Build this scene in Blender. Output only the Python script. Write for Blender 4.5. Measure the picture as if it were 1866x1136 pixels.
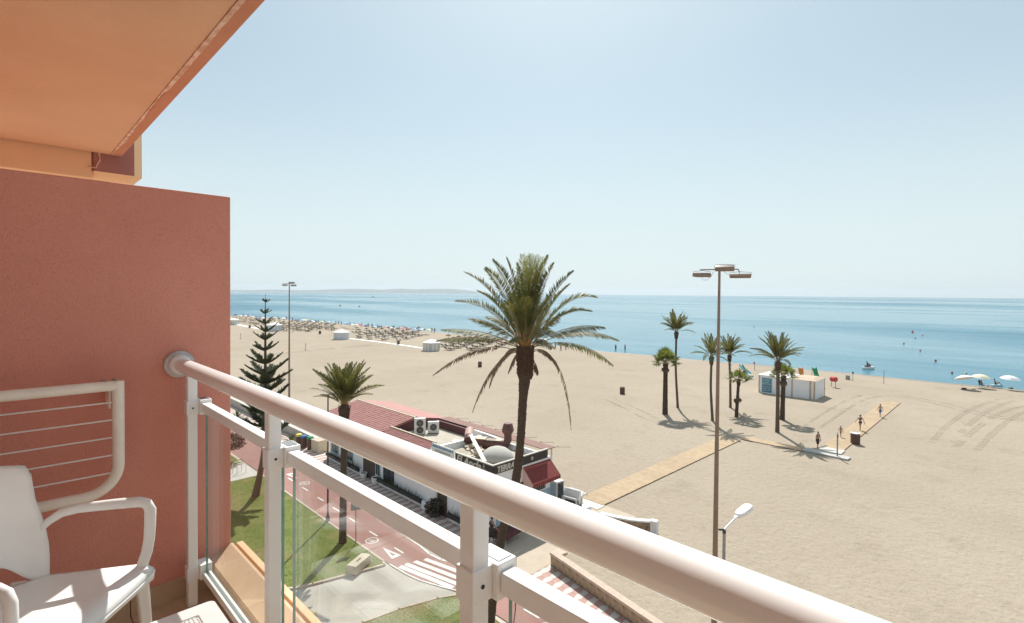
import bpy, bmesh, math, random
from mathutils import Vector, Matrix
R = math.radians
rnd = random.Random(7)
for o in list(bpy.data.objects):
    bpy.data.objects.remove(o)
SC = bpy.context.scene
COL = SC.collection

# ------------------------------------------------------------------ camera
EYE = 15.3                     # eye height above the sand
FOC, IW, IH = 940.0, 1866.0, 1136.0
PITCH, ROLL, YAW = R(1.0), math.atan(.0082), R(44.8)
F0 = Vector((-math.cos(YAW), math.sin(YAW), 0)); R0 = Vector((F0.y, -F0.x, 0)); U0 = Vector((0, 0, 1))
FW = F0 * math.cos(PITCH) - U0 * math.sin(PITCH)
UP_ = U0 * math.cos(PITCH) + F0 * math.sin(PITCH)
RT = R0 * math.cos(ROLL) + UP_ * math.sin(ROLL)
UPV = UP_ * math.cos(ROLL) - R0 * math.sin(ROLL)
SHIFT = (IH / 2 - 535.0) - FOC * math.tan(PITCH)
CAMLOC = Vector((0, 0, EYE))
cd = bpy.data.cameras.new('camera'); cam = bpy.data.objects.new('camera', cd); COL.objects.link(cam)
cd.sensor_width = 36; cd.lens = FOC / IW * 36; cd.shift_y = -SHIFT / IW
cd.clip_start = .05; cd.clip_end = 60000
m3 = Matrix((RT, UPV, -FW)).transposed()
cam.matrix_world = Matrix.Translation(CAMLOC) @ m3.to_4x4()
SC.camera = cam

# ------------------------------------------------------------------ sky, sun, exposure
SUN_EL, SUN_AZ = R(52), math.atan2(-.643, .766)
W = bpy.data.worlds.new('World'); SC.world = W; W.use_nodes = True
wn = W.node_tree; bgn = wn.nodes['Background']
sky = wn.nodes.new('ShaderNodeTexSky'); sky.sky_type = 'NISHITA'; sky.sun_disc = False
sky.sun_elevation = SUN_EL; sky.sun_rotation = SUN_AZ
sky.altitude = 0; sky.air_density = 1.0; sky.dust_density = 1.3; sky.ozone_density = 1.0
# sea haze: the same pale band all round the horizon, fading out with height
wtc = wn.nodes.new('ShaderNodeTexCoord'); wsx = wn.nodes.new('ShaderNodeSeparateXYZ'); wn.links.new(wtc.outputs['Generated'], wsx.inputs[0])
wmr = wn.nodes.new('ShaderNodeMapRange'); wmr.interpolation_type = 'SMOOTHERSTEP'
wmr.inputs['From Min'].default_value = 0; wmr.inputs['From Max'].default_value = .42; wmr.inputs['To Min'].default_value = .9; wmr.inputs['To Max'].default_value = .42
wn.links.new(wsx.outputs['Z'], wmr.inputs['Value'])
wmx = wn.nodes.new('ShaderNodeMix'); wmx.data_type = 'RGBA'; wn.links.new(wmr.outputs['Result'], wmx.inputs['Factor'])
wmu = wn.nodes.new('ShaderNodeMix'); wmu.data_type = 'RGBA'; wmu.blend_type = 'MULTIPLY'; wmu.inputs['Factor'].default_value = 1
wn.links.new(sky.outputs[0], wmu.inputs['A']); wmu.inputs['B'].default_value = (.86, 1.01, .955, 1)      # white balance of the picture
wn.links.new(wmu.outputs['Result'], wmx.inputs['A']); wmx.inputs['B'].default_value = (7.0, 7.98, 8.2, 1)
wn.links.new(wmx.outputs['Result'], bgn.inputs['Color']); bgn.inputs['Strength'].default_value = .070
ld = bpy.data.lights.new('sun', 'SUN'); sun = bpy.data.objects.new('sun', ld); COL.objects.link(sun)
ld.energy = 3.7; ld.angle = R(.5); ld.color = (1, .965, .905)
sd = Vector((math.sin(SUN_AZ) * math.cos(SUN_EL), math.cos(SUN_AZ) * math.cos(SUN_EL), math.sin(SUN_EL)))
sun.rotation_euler = sd.to_track_quat('Z', 'Y').to_euler(); sun.location = (0, 0, 60)
SC.view_settings.view_transform = 'Standard'; SC.view_settings.look = 'None'
SC.view_settings.gamma = 1; SC.view_settings.use_curve_mapping = False
SC.view_settings.exposure = .66
try:
    SC.cycles.use_denoising = True
    SC.cycles.max_bounces = 10; SC.cycles.diffuse_bounces = 6; SC.cycles.transparent_max_bounces = 16
    SC.cycles.volume_bounces = 0
    SC.cycles.sample_clamp_indirect = 6
except Exception:
    pass

# ------------------------------------------------------------------ measuring helpers (photo pixel -> point of the place)
def ray(x, y):
    return FW + RT * ((x - IW / 2) / FOC) + UPV * ((IH / 2 - SHIFT - y) / FOC)
def G(x, y, z=0.0):
    d = ray(x, y); return CAMLOC + d * ((z - EYE) / d.z)
def D(x, y, dep):
    return CAMLOC + ray(x, y) * dep

# ------------------------------------------------------------------ mesh helpers
class MB:
    def __init__(s): s.v = []; s.f = []; s.m = []
    def add(s, vs, fs, m=0):
        b = len(s.v); s.v += [tuple(p) for p in vs]
        for f in fs: s.f.append(tuple(i + b for i in f)); s.m.append(m)
        return s
    def box(s, c, d, rz=0, m=0, mat=None):
        x, y, z = d[0] / 2, d[1] / 2, d[2] / 2
        vs = [Vector(p) for p in ((-x,-y,-z),(x,-y,-z),(x,y,-z),(-x,y,-z),(-x,-y,z),(x,-y,z),(x,y,z),(-x,y,z))]
        if mat is not None: vs = [mat @ p for p in vs]
        elif rz:
            q = Matrix.Rotation(rz, 3, 'Z'); vs = [q @ p for p in vs]
        c = Vector(c)
        return s.add([p + c for p in vs], [(3,2,1,0),(4,5,6,7),(0,1,5,4),(1,2,6,5),(2,3,7,6),(3,0,4,7)], m)
    def bx(s, x0, x1, y0, y1, z0, z1, m=0):
        return s.box(((x0+x1)/2, (y0+y1)/2, (z0+z1)/2), (abs(x1-x0), abs(y1-y0), abs(z1-z0)), 0, m)
    def tube(s, pts, rad, n=8, caps=True, m=0, sy=1.0, fn=None, ref=None):
        pts = [Vector(p) for p in pts]
        if not hasattr(rad, '__len__'): rad = [rad] * len(pts)
        N = len(pts); b = len(s.v)
        t0 = (pts[1] - pts[0]).normalized()
        a = Vector(ref) if ref else (Vector((0, 0, 1)) if abs(t0.z) < .9 else Vector((1, 0, 0)))
        u = (a - t0 * a.dot(t0)).normalized()
        for i, p in enumerate(pts):
            t = (pts[min(i+1, N-1)] - pts[max(i-1, 0)]).normalized()
            u = (u - t * u.dot(t)).normalized(); w = t.cross(u)
            for k in range(n):
                an = 2 * math.pi * (k + .5) / n
                r = rad[i] * (fn(i, k) if fn else 1)
                s.v.append(tuple(p + u * (math.cos(an) * r) + w * (math.sin(an) * r * sy)))
        for i in range(N - 1):
            for k in range(n):
                k2 = (k + 1) % n
                s.f.append((b+i*n+k, b+i*n+k2, b+(i+1)*n+k2, b+(i+1)*n+k)); s.m.append(m)
        if caps:
            s.f.append(tuple(b + k for k in reversed(range(n)))); s.m.append(m)
            s.f.append(tuple(b + (N-1)*n + k for k in range(n))); s.m.append(m)
        return s
    def cyl(s, p0, p1, r0, r1=None, n=12, m=0):
        return s.tube([p0, p1], [r0, r0 if r1 is None else r1], n, True, m)
    def lathe(s, prof, c=(0,0,0), n=16, m=0, squash=1.0):
        b = len(s.v); c = Vector(c)
        for r, z in prof:
            for k in range(n):
                a = 2*math.pi*k/n; s.v.append((c.x + r*math.cos(a), c.y + r*squash*math.sin(a), c.z + z))
        for i in range(len(prof)-1):
            for k in range(n):
                k2 = (k+1) % n
                s.f.append((b+i*n+k, b+i*n+k2, b+(i+1)*n+k2, b+(i+1)*n+k)); s.m.append(m)
        s.f.append(tuple(b+k for k in reversed(range(n)))); s.m.append(m)
        s.f.append(tuple(b+(len(prof)-1)*n+k for k in range(n))); s.m.append(m)
        return s
    def prism(s, poly, z0, z1, m=0, mt=None):
        """poly: counter-clockwise xy list"""
        n = len(poly)
        vs = [(x, y, z0) for x, y in poly] + [(x, y, z1) for x, y in poly]
        fs = [tuple(reversed(range(n)))]
        s.add(vs, fs + [(i, (i+1) % n, (i+1) % n + n, i + n) for i in range(n)], m)
        s.f.append(tuple(len(s.v) - n + i for i in range(n))); s.m.append(m if mt is None else mt)
        return s
    def sphere(s, c, r, nu=12, nv=8, m=0, sx=1, sy=1, sz=1):
        prof = [(math.sin(math.pi*i/nv), -math.cos(math.pi*i/nv)) for i in range(nv+1)]
        b = len(s.v); c = Vector(c)
        for rr, zz in prof:
            for k in range(nu):
                a = 2*math.pi*k/nu; s.v.append((c.x+max(rr,.02)*r*sx*math.cos(a), c.y+max(rr,.02)*r*sy*math.sin(a), c.z+zz*r*sz))
        for i in range(nv):
            for k in range(nu):
                k2=(k+1)%nu; s.f.append((b+i*nu+k,b+i*nu+k2,b+(i+1)*nu+k2,b+(i+1)*nu+k)); s.m.append(m)
        s.f.append(tuple(b+k for k in reversed(range(nu)))); s.m.append(m)
        s.f.append(tuple(b+nv*nu+k for k in range(nu))); s.m.append(m)
        return s
    def grid(s, fn, nu, nv, m=0):
        b = len(s.v)
        for i in range(nu+1):
            for j in range(nv+1): s.v.append(tuple(fn(i/nu, j/nv)))
        for i in range(nu):
            for j in range(nv):
                s.f.append((b+i*(nv+1)+j, b+(i+1)*(nv+1)+j, b+(i+1)*(nv+1)+j+1, b+i*(nv+1)+j+1)); s.m.append(m)
        return s
    def mesh(s, name, mats, smooth=None):
        me = bpy.data.meshes.new(name); me.from_pydata(s.v, [], s.f)
        for q in (mats if isinstance(mats, (list, tuple)) else [mats]): me.materials.append(q)
        me.polygons.foreach_set('material_index', s.m)
        if smooth is not None:
            me.polygons.foreach_set('use_smooth', [True] * len(me.polygons))
            me.set_sharp_from_angle(angle=R(smooth))
        me.update(); return me
    def build(s, name, mats, parent=None, smooth=None, loc=None, bevel=0, solid=0, sub=0):
        o = bpy.data.objects.new(name, s.mesh(name, mats, smooth)); COL.objects.link(o)
        if parent: o.parent = parent
        if loc is not None: o.location = loc
        if solid:
            q = o.modifiers.new('solid', 'SOLIDIFY'); q.thickness = solid; q.offset = 0
        if sub:
            q = o.modifiers.new('sub', 'SUBSURF'); q.levels = sub; q.render_levels = sub
        if bevel:
            q = o.modifiers.new('bevel', 'BEVEL'); q.width = bevel; q.segments = 2; q.limit_method = 'ANGLE'; q.angle_limit = R(40)
            q.harden_normals = False
        return o
def tag(o, label=None, cat=None, group=None, kind=None):
    if label: o['label'] = label
    if cat: o['category'] = cat
    if group: o['group'] = group
    if kind: o['kind'] = kind
    return o
def thing(name, label, cat, loc=(0,0,0), rz=0, group=None):
    o = bpy.data.objects.new(name, None); COL.objects.link(o); o.empty_display_size = .3
    o.location = loc; o.rotation_euler = (0, 0, rz)
    return tag(o, label, cat, group)
def inst(name, me, parent=None, loc=(0,0,0), rot=(0,0,0), sc=1):
    o = bpy.data.objects.new(name, me); COL.objects.link(o)
    if parent: o.parent = parent
    o.location = loc; o.rotation_euler = rot; o.scale = (sc, sc, sc) if not hasattr(sc, '__len__') else sc
    return o
def dup(root, loc, rz=0, label=None, sc=None):
    r = root.copy(); COL.objects.link(r); r.location = loc; r.rotation_euler = (0, 0, rz)
    if sc is not None: r.scale = sc if hasattr(sc, '__len__') else (sc, sc, sc)
    if label: r['label'] = label
    for ch in KIDS(root):
        c = ch.copy(); COL.objects.link(c); c.parent = r
        for g in KIDS(ch):
            d = g.copy(); COL.objects.link(d); d.parent = c
    return r
def KIDS(o):
    return list(o.children)
def lerp(a, b, t): return a + (b - a) * t

# ------------------------------------------------------------------ materials
def lin(*c):
    return tuple(((x/255)/12.92 if x/255 <= .04045 else ((x/255+.055)/1.055)**2.4) for x in c) + (1,)
def mat(name, c, c2=None, sc=6, rough=.6, bump=0, bsc=60, metal=0, coat=0, spec=.5, mix2=None, detail=4, bdist=.01, lo=.35, hi=.65):
    m = bpy.data.materials.new(name); m.use_nodes = True; n = m.node_tree.nodes; L = m.node_tree.links
    b = n['Principled BSDF']; c = tuple(c) if len(c) == 4 else tuple(c) + (1,)
    b.inputs['Base Color'].default_value = c; b.inputs['Roughness'].default_value = rough
    b.inputs['Metallic'].default_value = metal; b.inputs['Coat Weight'].default_value = coat
    b.inputs['Specular IOR Level'].default_value = spec
    tc = n.new('ShaderNodeTexCoord')
    if c2 is not None:
        c2 = tuple(c2) if len(c2) == 4 else tuple(c2) + (1,)
        t = n.new('ShaderNodeTexNoise'); t.inputs['Scale'].default_value = sc; t.inputs['Detail'].default_value = detail
        t.inputs['Roughness'].default_value = .6
        L.new(tc.outputs['Object'], t.inputs['Vector'])
        mr = n.new('ShaderNodeMapRange'); mr.inputs['From Min'].default_value = lo; mr.inputs['From Max'].default_value = hi
        L.new(t.outputs['Fac'], mr.inputs['Value'])
        mx = n.new('ShaderNodeMix'); mx.data_type = 'RGBA'; mx.inputs['A'].default_value = c; mx.inputs['B'].default_value = c2
        L.new(mr.outputs['Result'], mx.inputs['Factor']); out = mx.outputs['Result']
        if mix2:
            cc, s2, a, bb = mix2
            t2 = n.new('ShaderNodeTexNoise'); t2.inputs['Scale'].default_value = s2; t2.inputs['Detail'].default_value = 5
            L.new(tc.outputs['Object'], t2.inputs['Vector'])
            mr2 = n.new('ShaderNodeMapRange'); mr2.inputs['From Min'].default_value = a; mr2.inputs['From Max'].default_value = bb
            L.new(t2.outputs['Fac'], mr2.inputs['Value'])
            m2 = n.new('ShaderNodeMix'); m2.data_type = 'RGBA'; L.new(out, m2.inputs['A']); m2.inputs['B'].default_value = tuple(cc)[:3] + (1,)
            L.new(mr2.outputs['Result'], m2.inputs['Factor']); out = m2.outputs['Result']
        L.new(out, b.inputs['Base Color'])
    if bump:
        t = n.new('ShaderNodeTexNoise'); t.inputs['Scale'].default_value = bsc; t.inputs['Detail'].default_value = 3
        L.new(tc.outputs['Object'], t.inputs['Vector'])
        bp = n.new('ShaderNodeBump'); bp.inputs['Strength'].default_value = bump; bp.inputs['Distance'].default_value = bdist
        L.new(t.outputs['Fac'], bp.inputs['Height']); L.new(bp.outputs['Normal'], b.inputs['Normal'])
    return m
M = {}
M['white_metal'] = mat('white_metal', (.86,.88,.885), (.82,.83,.83), sc=3, rough=.38, coat=.15)
M['white_rail'] = mat('white_rail', (.88,.88,.875), (.85,.845,.835), sc=2.5, rough=.24, coat=.3)
M['white_plastic'] = mat('white_plastic', (.80,.80,.79), (.76,.76,.75), sc=9, rough=.42, bump=.05, bsc=400, bdist=.001)
M['cream_metal'] = mat('cream_metal', (.88,.85,.78), (.83,.79,.71), sc=14, rough=.45)
M['galvanised'] = mat('galvanised', (.45,.45,.45), (.58,.58,.57), sc=30, rough=.5, metal=.4)
M['stucco_red'] = mat('stucco_red', (.66,.285,.225), (.73,.335,.265), sc=1.1, rough=.95, bump=.9, bsc=230, bdist=.004, mix2=((.53,.225,.18), 160, .55, .75), spec=.2)
M['stucco_orange'] = mat('stucco_orange', (.68,.41,.27), (.74,.46,.305), sc=1.3, rough=.95, bump=.55, bsc=240, bdist=.003, mix2=((.54,.27,.15), 150, .6, .8), spec=.2)
M['stucco_edge'] = mat('stucco_edge', (.54,.24,.15), (.60,.28,.18), sc=2, rough=.95, bump=.6, bsc=200, bdist=.004, spec=.2)
M['stucco_mauve'] = mat('stucco_mauve', (.36,.17,.15), (.42,.21,.18), sc=3, rough=.95, bump=.4, bsc=150, bdist=.004, spec=.2)
M['stucco_peach'] = mat('stucco_peach', (.80,.53,.33), (.84,.57,.36), sc=3, rough=.95, bump=.3, bsc=150, bdist=.003, spec=.2)
M['residue'] = mat('residue', (.78,.58,.47), (.60,.33,.23), sc=14, rough=.95, lo=.4, hi=.6)
M['sill_stone'] = mat('sill_stone', (.62,.42,.27), (.68,.48,.32), sc=9, rough=.8, bump=.2, bsc=200, bdist=.002, mix2=((.40,.25,.15), 130, .62, .78))
M['floor_tile'] = mat('floor_tile', (.50,.37,.25), (.56,.43,.30), sc=12, rough=.45)
M['facade'] = mat('facade', (.50,.25,.15), (.56,.29,.17), sc=1, rough=.95)
M['steel'] = mat('steel', (.32,.32,.32), (.25,.25,.25), sc=10, rough=.4, metal=.7)
M['grey_pole'] = mat('grey_pole', (.25,.25,.25), (.32,.32,.31), sc=5, rough=.5)
M['dark_pole'] = mat('dark_pole', (.035,.036,.04), (.05,.05,.05), sc=5, rough=.45)
M['tan_pole'] = mat('tan_pole', (.235,.155,.108), (.28,.19,.135), sc=2, rough=.55)
M['fixture'] = mat('fixture', (.20,.14,.10), (.26,.185,.135), sc=8, rough=.5)
M['fixture_top'] = mat('fixture_top', (.38,.34,.30), (.34,.30,.26), sc=8, rough=.5)
M['white_paint'] = mat('white_paint', (.78,.78,.77), (.70,.70,.68), sc=2.5, rough=.8)
M['white_wall'] = mat('white_wall', (.80,.80,.81), (.74,.74,.755), sc=1.2, rough=.9, bump=.1, bsc=30)
M['road_paint'] = mat('road_paint', (.74,.72,.68), (.55,.48,.44), sc=5, rough=.8, lo=.5, hi=.8)
M['red_path'] = mat('red_path', (.33,.165,.138), (.37,.195,.165), sc=.9, rough=.9, bump=.2, bsc=40, mix2=((.30,.19,.165), 2.2, .48, .7))
M['kerb'] = mat('kerb', (.56,.45,.36), (.48,.38,.30), sc=3, rough=.9)
M['concrete'] = mat('concrete', (.50,.46,.40), (.44,.40,.35), sc=.8, rough=.95, bump=.15, bsc=50, mix2=((.38,.34,.29), .35, .5, .7))
M['pale_concrete'] = mat('pale_concrete', (.58,.55,.50), (.52,.49,.44), sc=.7, rough=.95, bump=.1, bsc=40)
M['beige_floor'] = mat('beige_floor', (.50,.42,.33), (.45,.37,.29), sc=.9, rough=.95, bump=.3, bsc=30, mix2=((.40,.33,.26), 9, .55, .7))
M['tile_pink'] = mat('tile_pink', (.42,.255,.22), (.47,.295,.255), sc=2, rough=.85, bump=.1, bsc=60)
M['tile_white'] = mat('tile_white', (.55,.51,.47), (.61,.565,.515), sc=2, rough=.85, bump=.1, bsc=60)
M['grass'] = mat('grass', (.135,.180,.042), (.205,.225,.068), sc=.9, rough=.95, bump=.9, bsc=28, bdist=.05, mix2=((.30,.235,.115), .40, .50, .72), spec=.2)
M['bark'] = mat('bark', (.10,.068,.045), (.055,.038,.028), sc=22, rough=.95, bump=.8, bsc=40, bdist=.03, mix2=((.20,.15,.11), 55, .6, .75))
M['bark_pale'] = mat('bark_pale', (.16,.115,.08), (.10,.07,.05), sc=14, rough=.95, bump=.8, bsc=30, bdist=.03)
M['boots'] = mat('boots', (.075,.040,.028), (.12,.068,.045), sc=25, rough=.95)
M['bract'] = mat('bract', (.40,.20,.06), (.30,.13,.04), sc=12, rough=.8)
M['palm_leaf'] = mat('palm_leaf', (.085,.092,.030), (.15,.145,.05), sc=1.7, rough=.5, spec=.45)
M['palm_young'] = mat('palm_young', (.11,.13,.03), (.18,.18,.05), sc=2, rough=.5, spec=.45)
M['palm_grey'] = mat('palm_grey', (.11,.12,.06), (.19,.18,.10), sc=2, rough=.55)
M['palm_dead'] = mat('palm_dead', (.16,.105,.06), (.23,.16,.095), sc=2.5, rough=.85)
M['rachis'] = mat('rachis', (.30,.20,.08), (.22,.15,.06), sc=4, rough=.6)
M['fan_leaf'] = mat('fan_leaf', (.11,.14,.035), (.19,.20,.065), sc=2.2, rough=.5)
M['fan_dead'] = mat('fan_dead', (.17,.12,.075), (.11,.075,.05), sc=4, rough=.9)
M['pine_leaf'] = mat('pine_leaf', (.065,.082,.036), (.125,.135,.06), sc=1.2, rough=.75)
M['shrub_leaf'] = mat('shrub_leaf', (.055,.065,.03), (.09,.10,.045), sc=2, rough=.8)
M['shrub_dry'] = mat('shrub_dry', (.055,.048,.034), (.085,.07,.048), sc=2, rough=.9)
M['plank'] = mat('plank', (.43,.315,.195), (.49,.37,.24), sc=1.3, rough=.85, mix2=((.37,.265,.16), 7, .5, .75))
M['plank2'] = mat('plank2', (.385,.28,.175), (.45,.34,.22), sc=1.7, rough=.85)
M['plank_dark'] = mat('plank_dark', (.13,.09,.06), (.09,.065,.045), sc=4, rough=.9)
M['grey_plank'] = mat('grey_plank', (.42,.40,.38), (.50,.48,.45), sc=2, rough=.8)
M['bin_brown'] = mat('bin_brown', (.10,.052,.036), (.14,.075,.05), sc=5, rough=.7)
M['black'] = mat('black', (.02,.02,.021), (.03,.03,.03), sc=5, rough=.6)
M['dark_glass'] = mat('dark_glass', (.03,.04,.05), (.05,.06,.07), sc=2, rough=.12, spec=.6)
M['teal_frame'] = mat('teal_frame', (.18,.36,.36), (.15,.30,.31), sc=3, rough=.6)
M['sign_black'] = mat('sign_black', (.022,.019,.017), (.035,.03,.027), sc=3, rough=.55)
M['sign_trim'] = mat('sign_trim', (.55,.52,.46), (.48,.45,.40), sc=4, rough=.7)
M['roof_red'] = mat('roof_red', (.30,.128,.112), (.345,.158,.14), sc=1.4, rough=.85, mix2=((.25,.105,.092), 9, .5, .7))
M['roof_pink'] = mat('roof_pink', (.40,.205,.18), (.45,.235,.21), sc=.8, rough=.85)
M['maroon'] = mat('maroon', (.085,.025,.03), (.11,.035,.04), sc=2, rough=.75)
M['canopy_brown'] = mat('canopy_brown', (.22,.125,.105), (.26,.15,.125), sc=1.2, rough=.9)
M['roof_deck'] = mat('roof_deck', (.42,.38,.31), (.48,.43,.36), sc=.9, rough=.95, mix2=((.34,.30,.25), .5, .5, .7))
M['awning_red'] = mat('awning_red', (.19,.032,.028), (.22,.042,.036), sc=2, rough=.8)
M['awning_pale'] = mat('awning_pale', (.62,.40,.36), (.66,.45,.40), sc=2, rough=.8)
M['ac_white'] = mat('ac_white', (.68,.67,.64), (.60,.59,.56), sc=3, rough=.5)
M['duct_maroon'] = mat('duct_maroon', (.115,.045,.04), (.15,.06,.05), sc=4, rough=.6)
M['duct_pink'] = mat('duct_pink', (.56,.36,.30), (.62,.41,.35), sc=4, rough=.6)
M['dome_grey'] = mat('dome_grey', (.42,.405,.36), (.48,.46,.41), sc=9, rough=.95, bump=.3, bsc=30)
M['slab_cream'] = mat('slab_cream', (.58,.50,.38), (.52,.44,.33), sc=3, rough=.85)
M['blue_stain'] = mat('blue_stain', (.30,.42,.52), (.40,.50,.57), sc=3, rough=.8)
M['kiosk_white'] = mat('kiosk_white', (.82,.82,.84), (.77,.77,.79), sc=1, rough=.8)
M['kiosk_tan'] = mat('kiosk_tan', (.52,.40,.29), (.46,.35,.25), sc=3, rough=.8)
M['panel_blue'] = mat('panel_blue', (.04,.19,.33), (.05,.23,.38), sc=2, rough=.5)
M['panel_text'] = mat('panel_text', (.60,.60,.35), (.5,.55,.4), sc=20, rough=.6)
M['panel_text2'] = mat('panel_text2', (.62,.42,.34), rough=.6)
M['thatch'] = mat('thatch', (.13,.10,.072), (.19,.145,.105), sc=9, rough=.95)
M['thatch_pale'] = mat('thatch_pale', (.27,.21,.145), (.33,.26,.18), sc=9, rough=.95)
M['wood_dark'] = mat('wood_dark', (.06,.045,.035), (.09,.07,.05), sc=6, rough=.9)
M['lounger_dark'] = mat('lounger_dark', (.05,.045,.045), (.08,.07,.07), sc=4, rough=.7)
M['lounger_blue'] = mat('lounger_blue', (.30,.40,.46), (.38,.47,.52), sc=4, rough=.7)
M['tent_white'] = mat('tent_white', (.78,.77,.74), (.72,.71,.68), sc=1.5, rough=.8)
M['tent_stripe'] = mat('tent_stripe', (.55,.55,.50), (.60,.60,.55), sc=2, rough=.8)
M['tent_blue'] = mat('tent_blue', (.60,.65,.72), (.64,.68,.74), sc=2, rough=.8)
def translucent(name, k=.4):
    m = M[name]; n = m.node_tree.nodes; L = m.node_tree.links; b = n['Principled BSDF']; out = n['Material Output']
    t = n.new('ShaderNodeBsdfTranslucent'); mx = n.new('ShaderNodeMixShader'); mx.inputs[0].default_value = k
    src = b.inputs['Base Color'].links[0].from_socket if b.inputs['Base Color'].links else None
    if src:
        br = n.new('ShaderNodeMix'); br.data_type = 'RGBA'; br.blend_type = 'MULTIPLY'; br.inputs['Factor'].default_value = 1; br.inputs['B'].default_value = (1.5, 1.45, .9, 1)
        L.new(src, br.inputs['A']); L.new(br.outputs['Result'], t.inputs['Color'])
    L.new(b.outputs[0], mx.inputs[1]); L.new(t.outputs[0], mx.inputs[2]); L.new(mx.outputs[0], out.inputs['Surface'])
for nm in ('palm_leaf','palm_young','palm_grey','fan_leaf','pine_leaf','shrub_leaf'): translucent(nm, .38)
M['grass_blade'] = mat('grass_blade', (.16,.185,.05), (.23,.225,.08), sc=.9, rough=.9, spec=.2); translucent('grass_blade', .5)
def flat(name, c, rough=.6, **k):
    M[name] = mat(name, c, tuple(x * .88 for x in c[:3]), sc=4, rough=rough, **k); return M[name]
for nm, c in dict(blue=(.05,.17,.40), navy=(.025,.05,.14), white=(.76,.76,.74), cream=(.70,.66,.50), yellow=(.70,.62,.10), red=(.50,.05,.05),
                  pink=(.62,.28,.30), sky_blue=(.30,.52,.65), teal=(.10,.38,.42), orange=(.60,.24,.06), green=(.03,.30,.12), grey=(.30,.30,.30),
                  light_yellow=(.72,.70,.40)).items():
    flat('cloth_' + nm, c, .75)
def skinm(name, c): return mat(name, c, tuple(x*.85 for x in c), sc=9, rough=.55)
M['skin_tan'] = skinm('skin_tan', (.36,.19,.12)); M['skin_brown'] = skinm('skin_brown', (.24,.12,.075)); M['skin_fair'] = skinm('skin_fair', (.46,.28,.20))
M['hair_dark'] = mat('hair_dark', (.025,.018,.014), rough=.6); M['hair_grey'] = mat('hair_grey', (.28,.26,.25), rough=.7)
# ------------------------------------------------------------------ sand, sea, glass
def sand_mat(name, wet=False, churn=False):
    m = bpy.data.materials.new(name); m.use_nodes = True; n = m.node_tree.nodes; L = m.node_tree.links
    b = n['Principled BSDF']; b.inputs['Roughness'].default_value = .95; b.inputs['Specular IOR Level'].default_value = .15
    tc = n.new('ShaderNodeTexCoord')
    def noise(sc, det=4, rough=.6):
        t = n.new('ShaderNodeTexNoise'); t.inputs['Scale'].default_value = sc; t.inputs['Detail'].default_value = det; t.inputs['Roughness'].default_value = rough
        L.new(tc.outputs['Object'], t.inputs['Vector']); return t
    def ramp(src, a, bb):
        q = n.new('ShaderNodeMapRange'); q.inputs['From Min'].default_value = a; q.inputs['From Max'].default_value = bb
        L.new(src, q.inputs['Value']); return q.outputs['Result']
    def mixc(fac, A, B):
        q = n.new('ShaderNodeMix'); q.data_type = 'RGBA'; L.new(fac, q.inputs['Factor'])
        for s, v in (('A', A), ('B', B)):
            if isinstance(v, tuple): q.inputs[s].default_value = v + (1,)
            else: L.new(v, q.inputs[s])
        return q.outputs['Result']
    c0, c1, c2 = ((.355,.295,.227), (.400,.336,.262), (.285,.235,.177))
    if wet: c0, c1, c2 = ((.25,.195,.135), (.30,.235,.165), (.21,.16,.115))
    if churn: c0, c1, c2 = ((.305,.255,.195), (.35,.295,.225), (.26,.215,.165))
    col = mixc(ramp(noise(.045, 5).outputs['Fac'], .38, .62), c0, c1)
    col = mixc(ramp(noise(.22, 7, .75).outputs['Fac'], .54, .78), col, c2)
    col = mixc(ramp(noise(2.6, 6, .8).outputs['Fac'], .52, .70), col, c2)
    col = mixc(ramp(noise(9.0, 3, .8).outputs['Fac'], .56, .72), col, tuple(x*.82 for x in c2))
    L.new(col, b.inputs['Base Color'])
    # trampled relief: footprints and small ridges
    v = n.new('ShaderNodeTexVoronoi'); v.inputs['Scale'].default_value = 2.4; v.feature = 'SMOOTH_F1'
    w = noise(1.6, 3); mv = n.new('ShaderNodeVectorMath'); mv.operation = 'ADD'
    L.new(tc.outputs['Object'], mv.inputs[0]); L.new(w.outputs['Color'], mv.inputs[1]); L.new(mv.outputs[0], v.inputs['Vector'])
    a1 = n.new('ShaderNodeMath'); a1.operation = 'MULTIPLY_ADD'
    L.new(noise(5.5, 5, .65).outputs['Fac'], a1.inputs[0]); a1.inputs[1].default_value = .9; L.new(v.outputs['Distance'], a1.inputs[2])
    bp = n.new('ShaderNodeBump'); bp.inputs['Strength'].default_value = .62 if not wet else .1; bp.inputs['Distance'].default_value = .10
    L.new(a1.outputs[0], bp.inputs['Height']); L.new(bp.outputs['Normal'], b.inputs['Normal'])
    if wet: b.inputs['Roughness'].default_value = .5; b.inputs['Specular IOR Level'].default_value = .4
    return m
M['sand'] = sand_mat('sand'); M['sand_wet'] = sand_mat('sand_wet', wet=True); M['sand_churn'] = sand_mat('sand_churn', churn=True)

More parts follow.
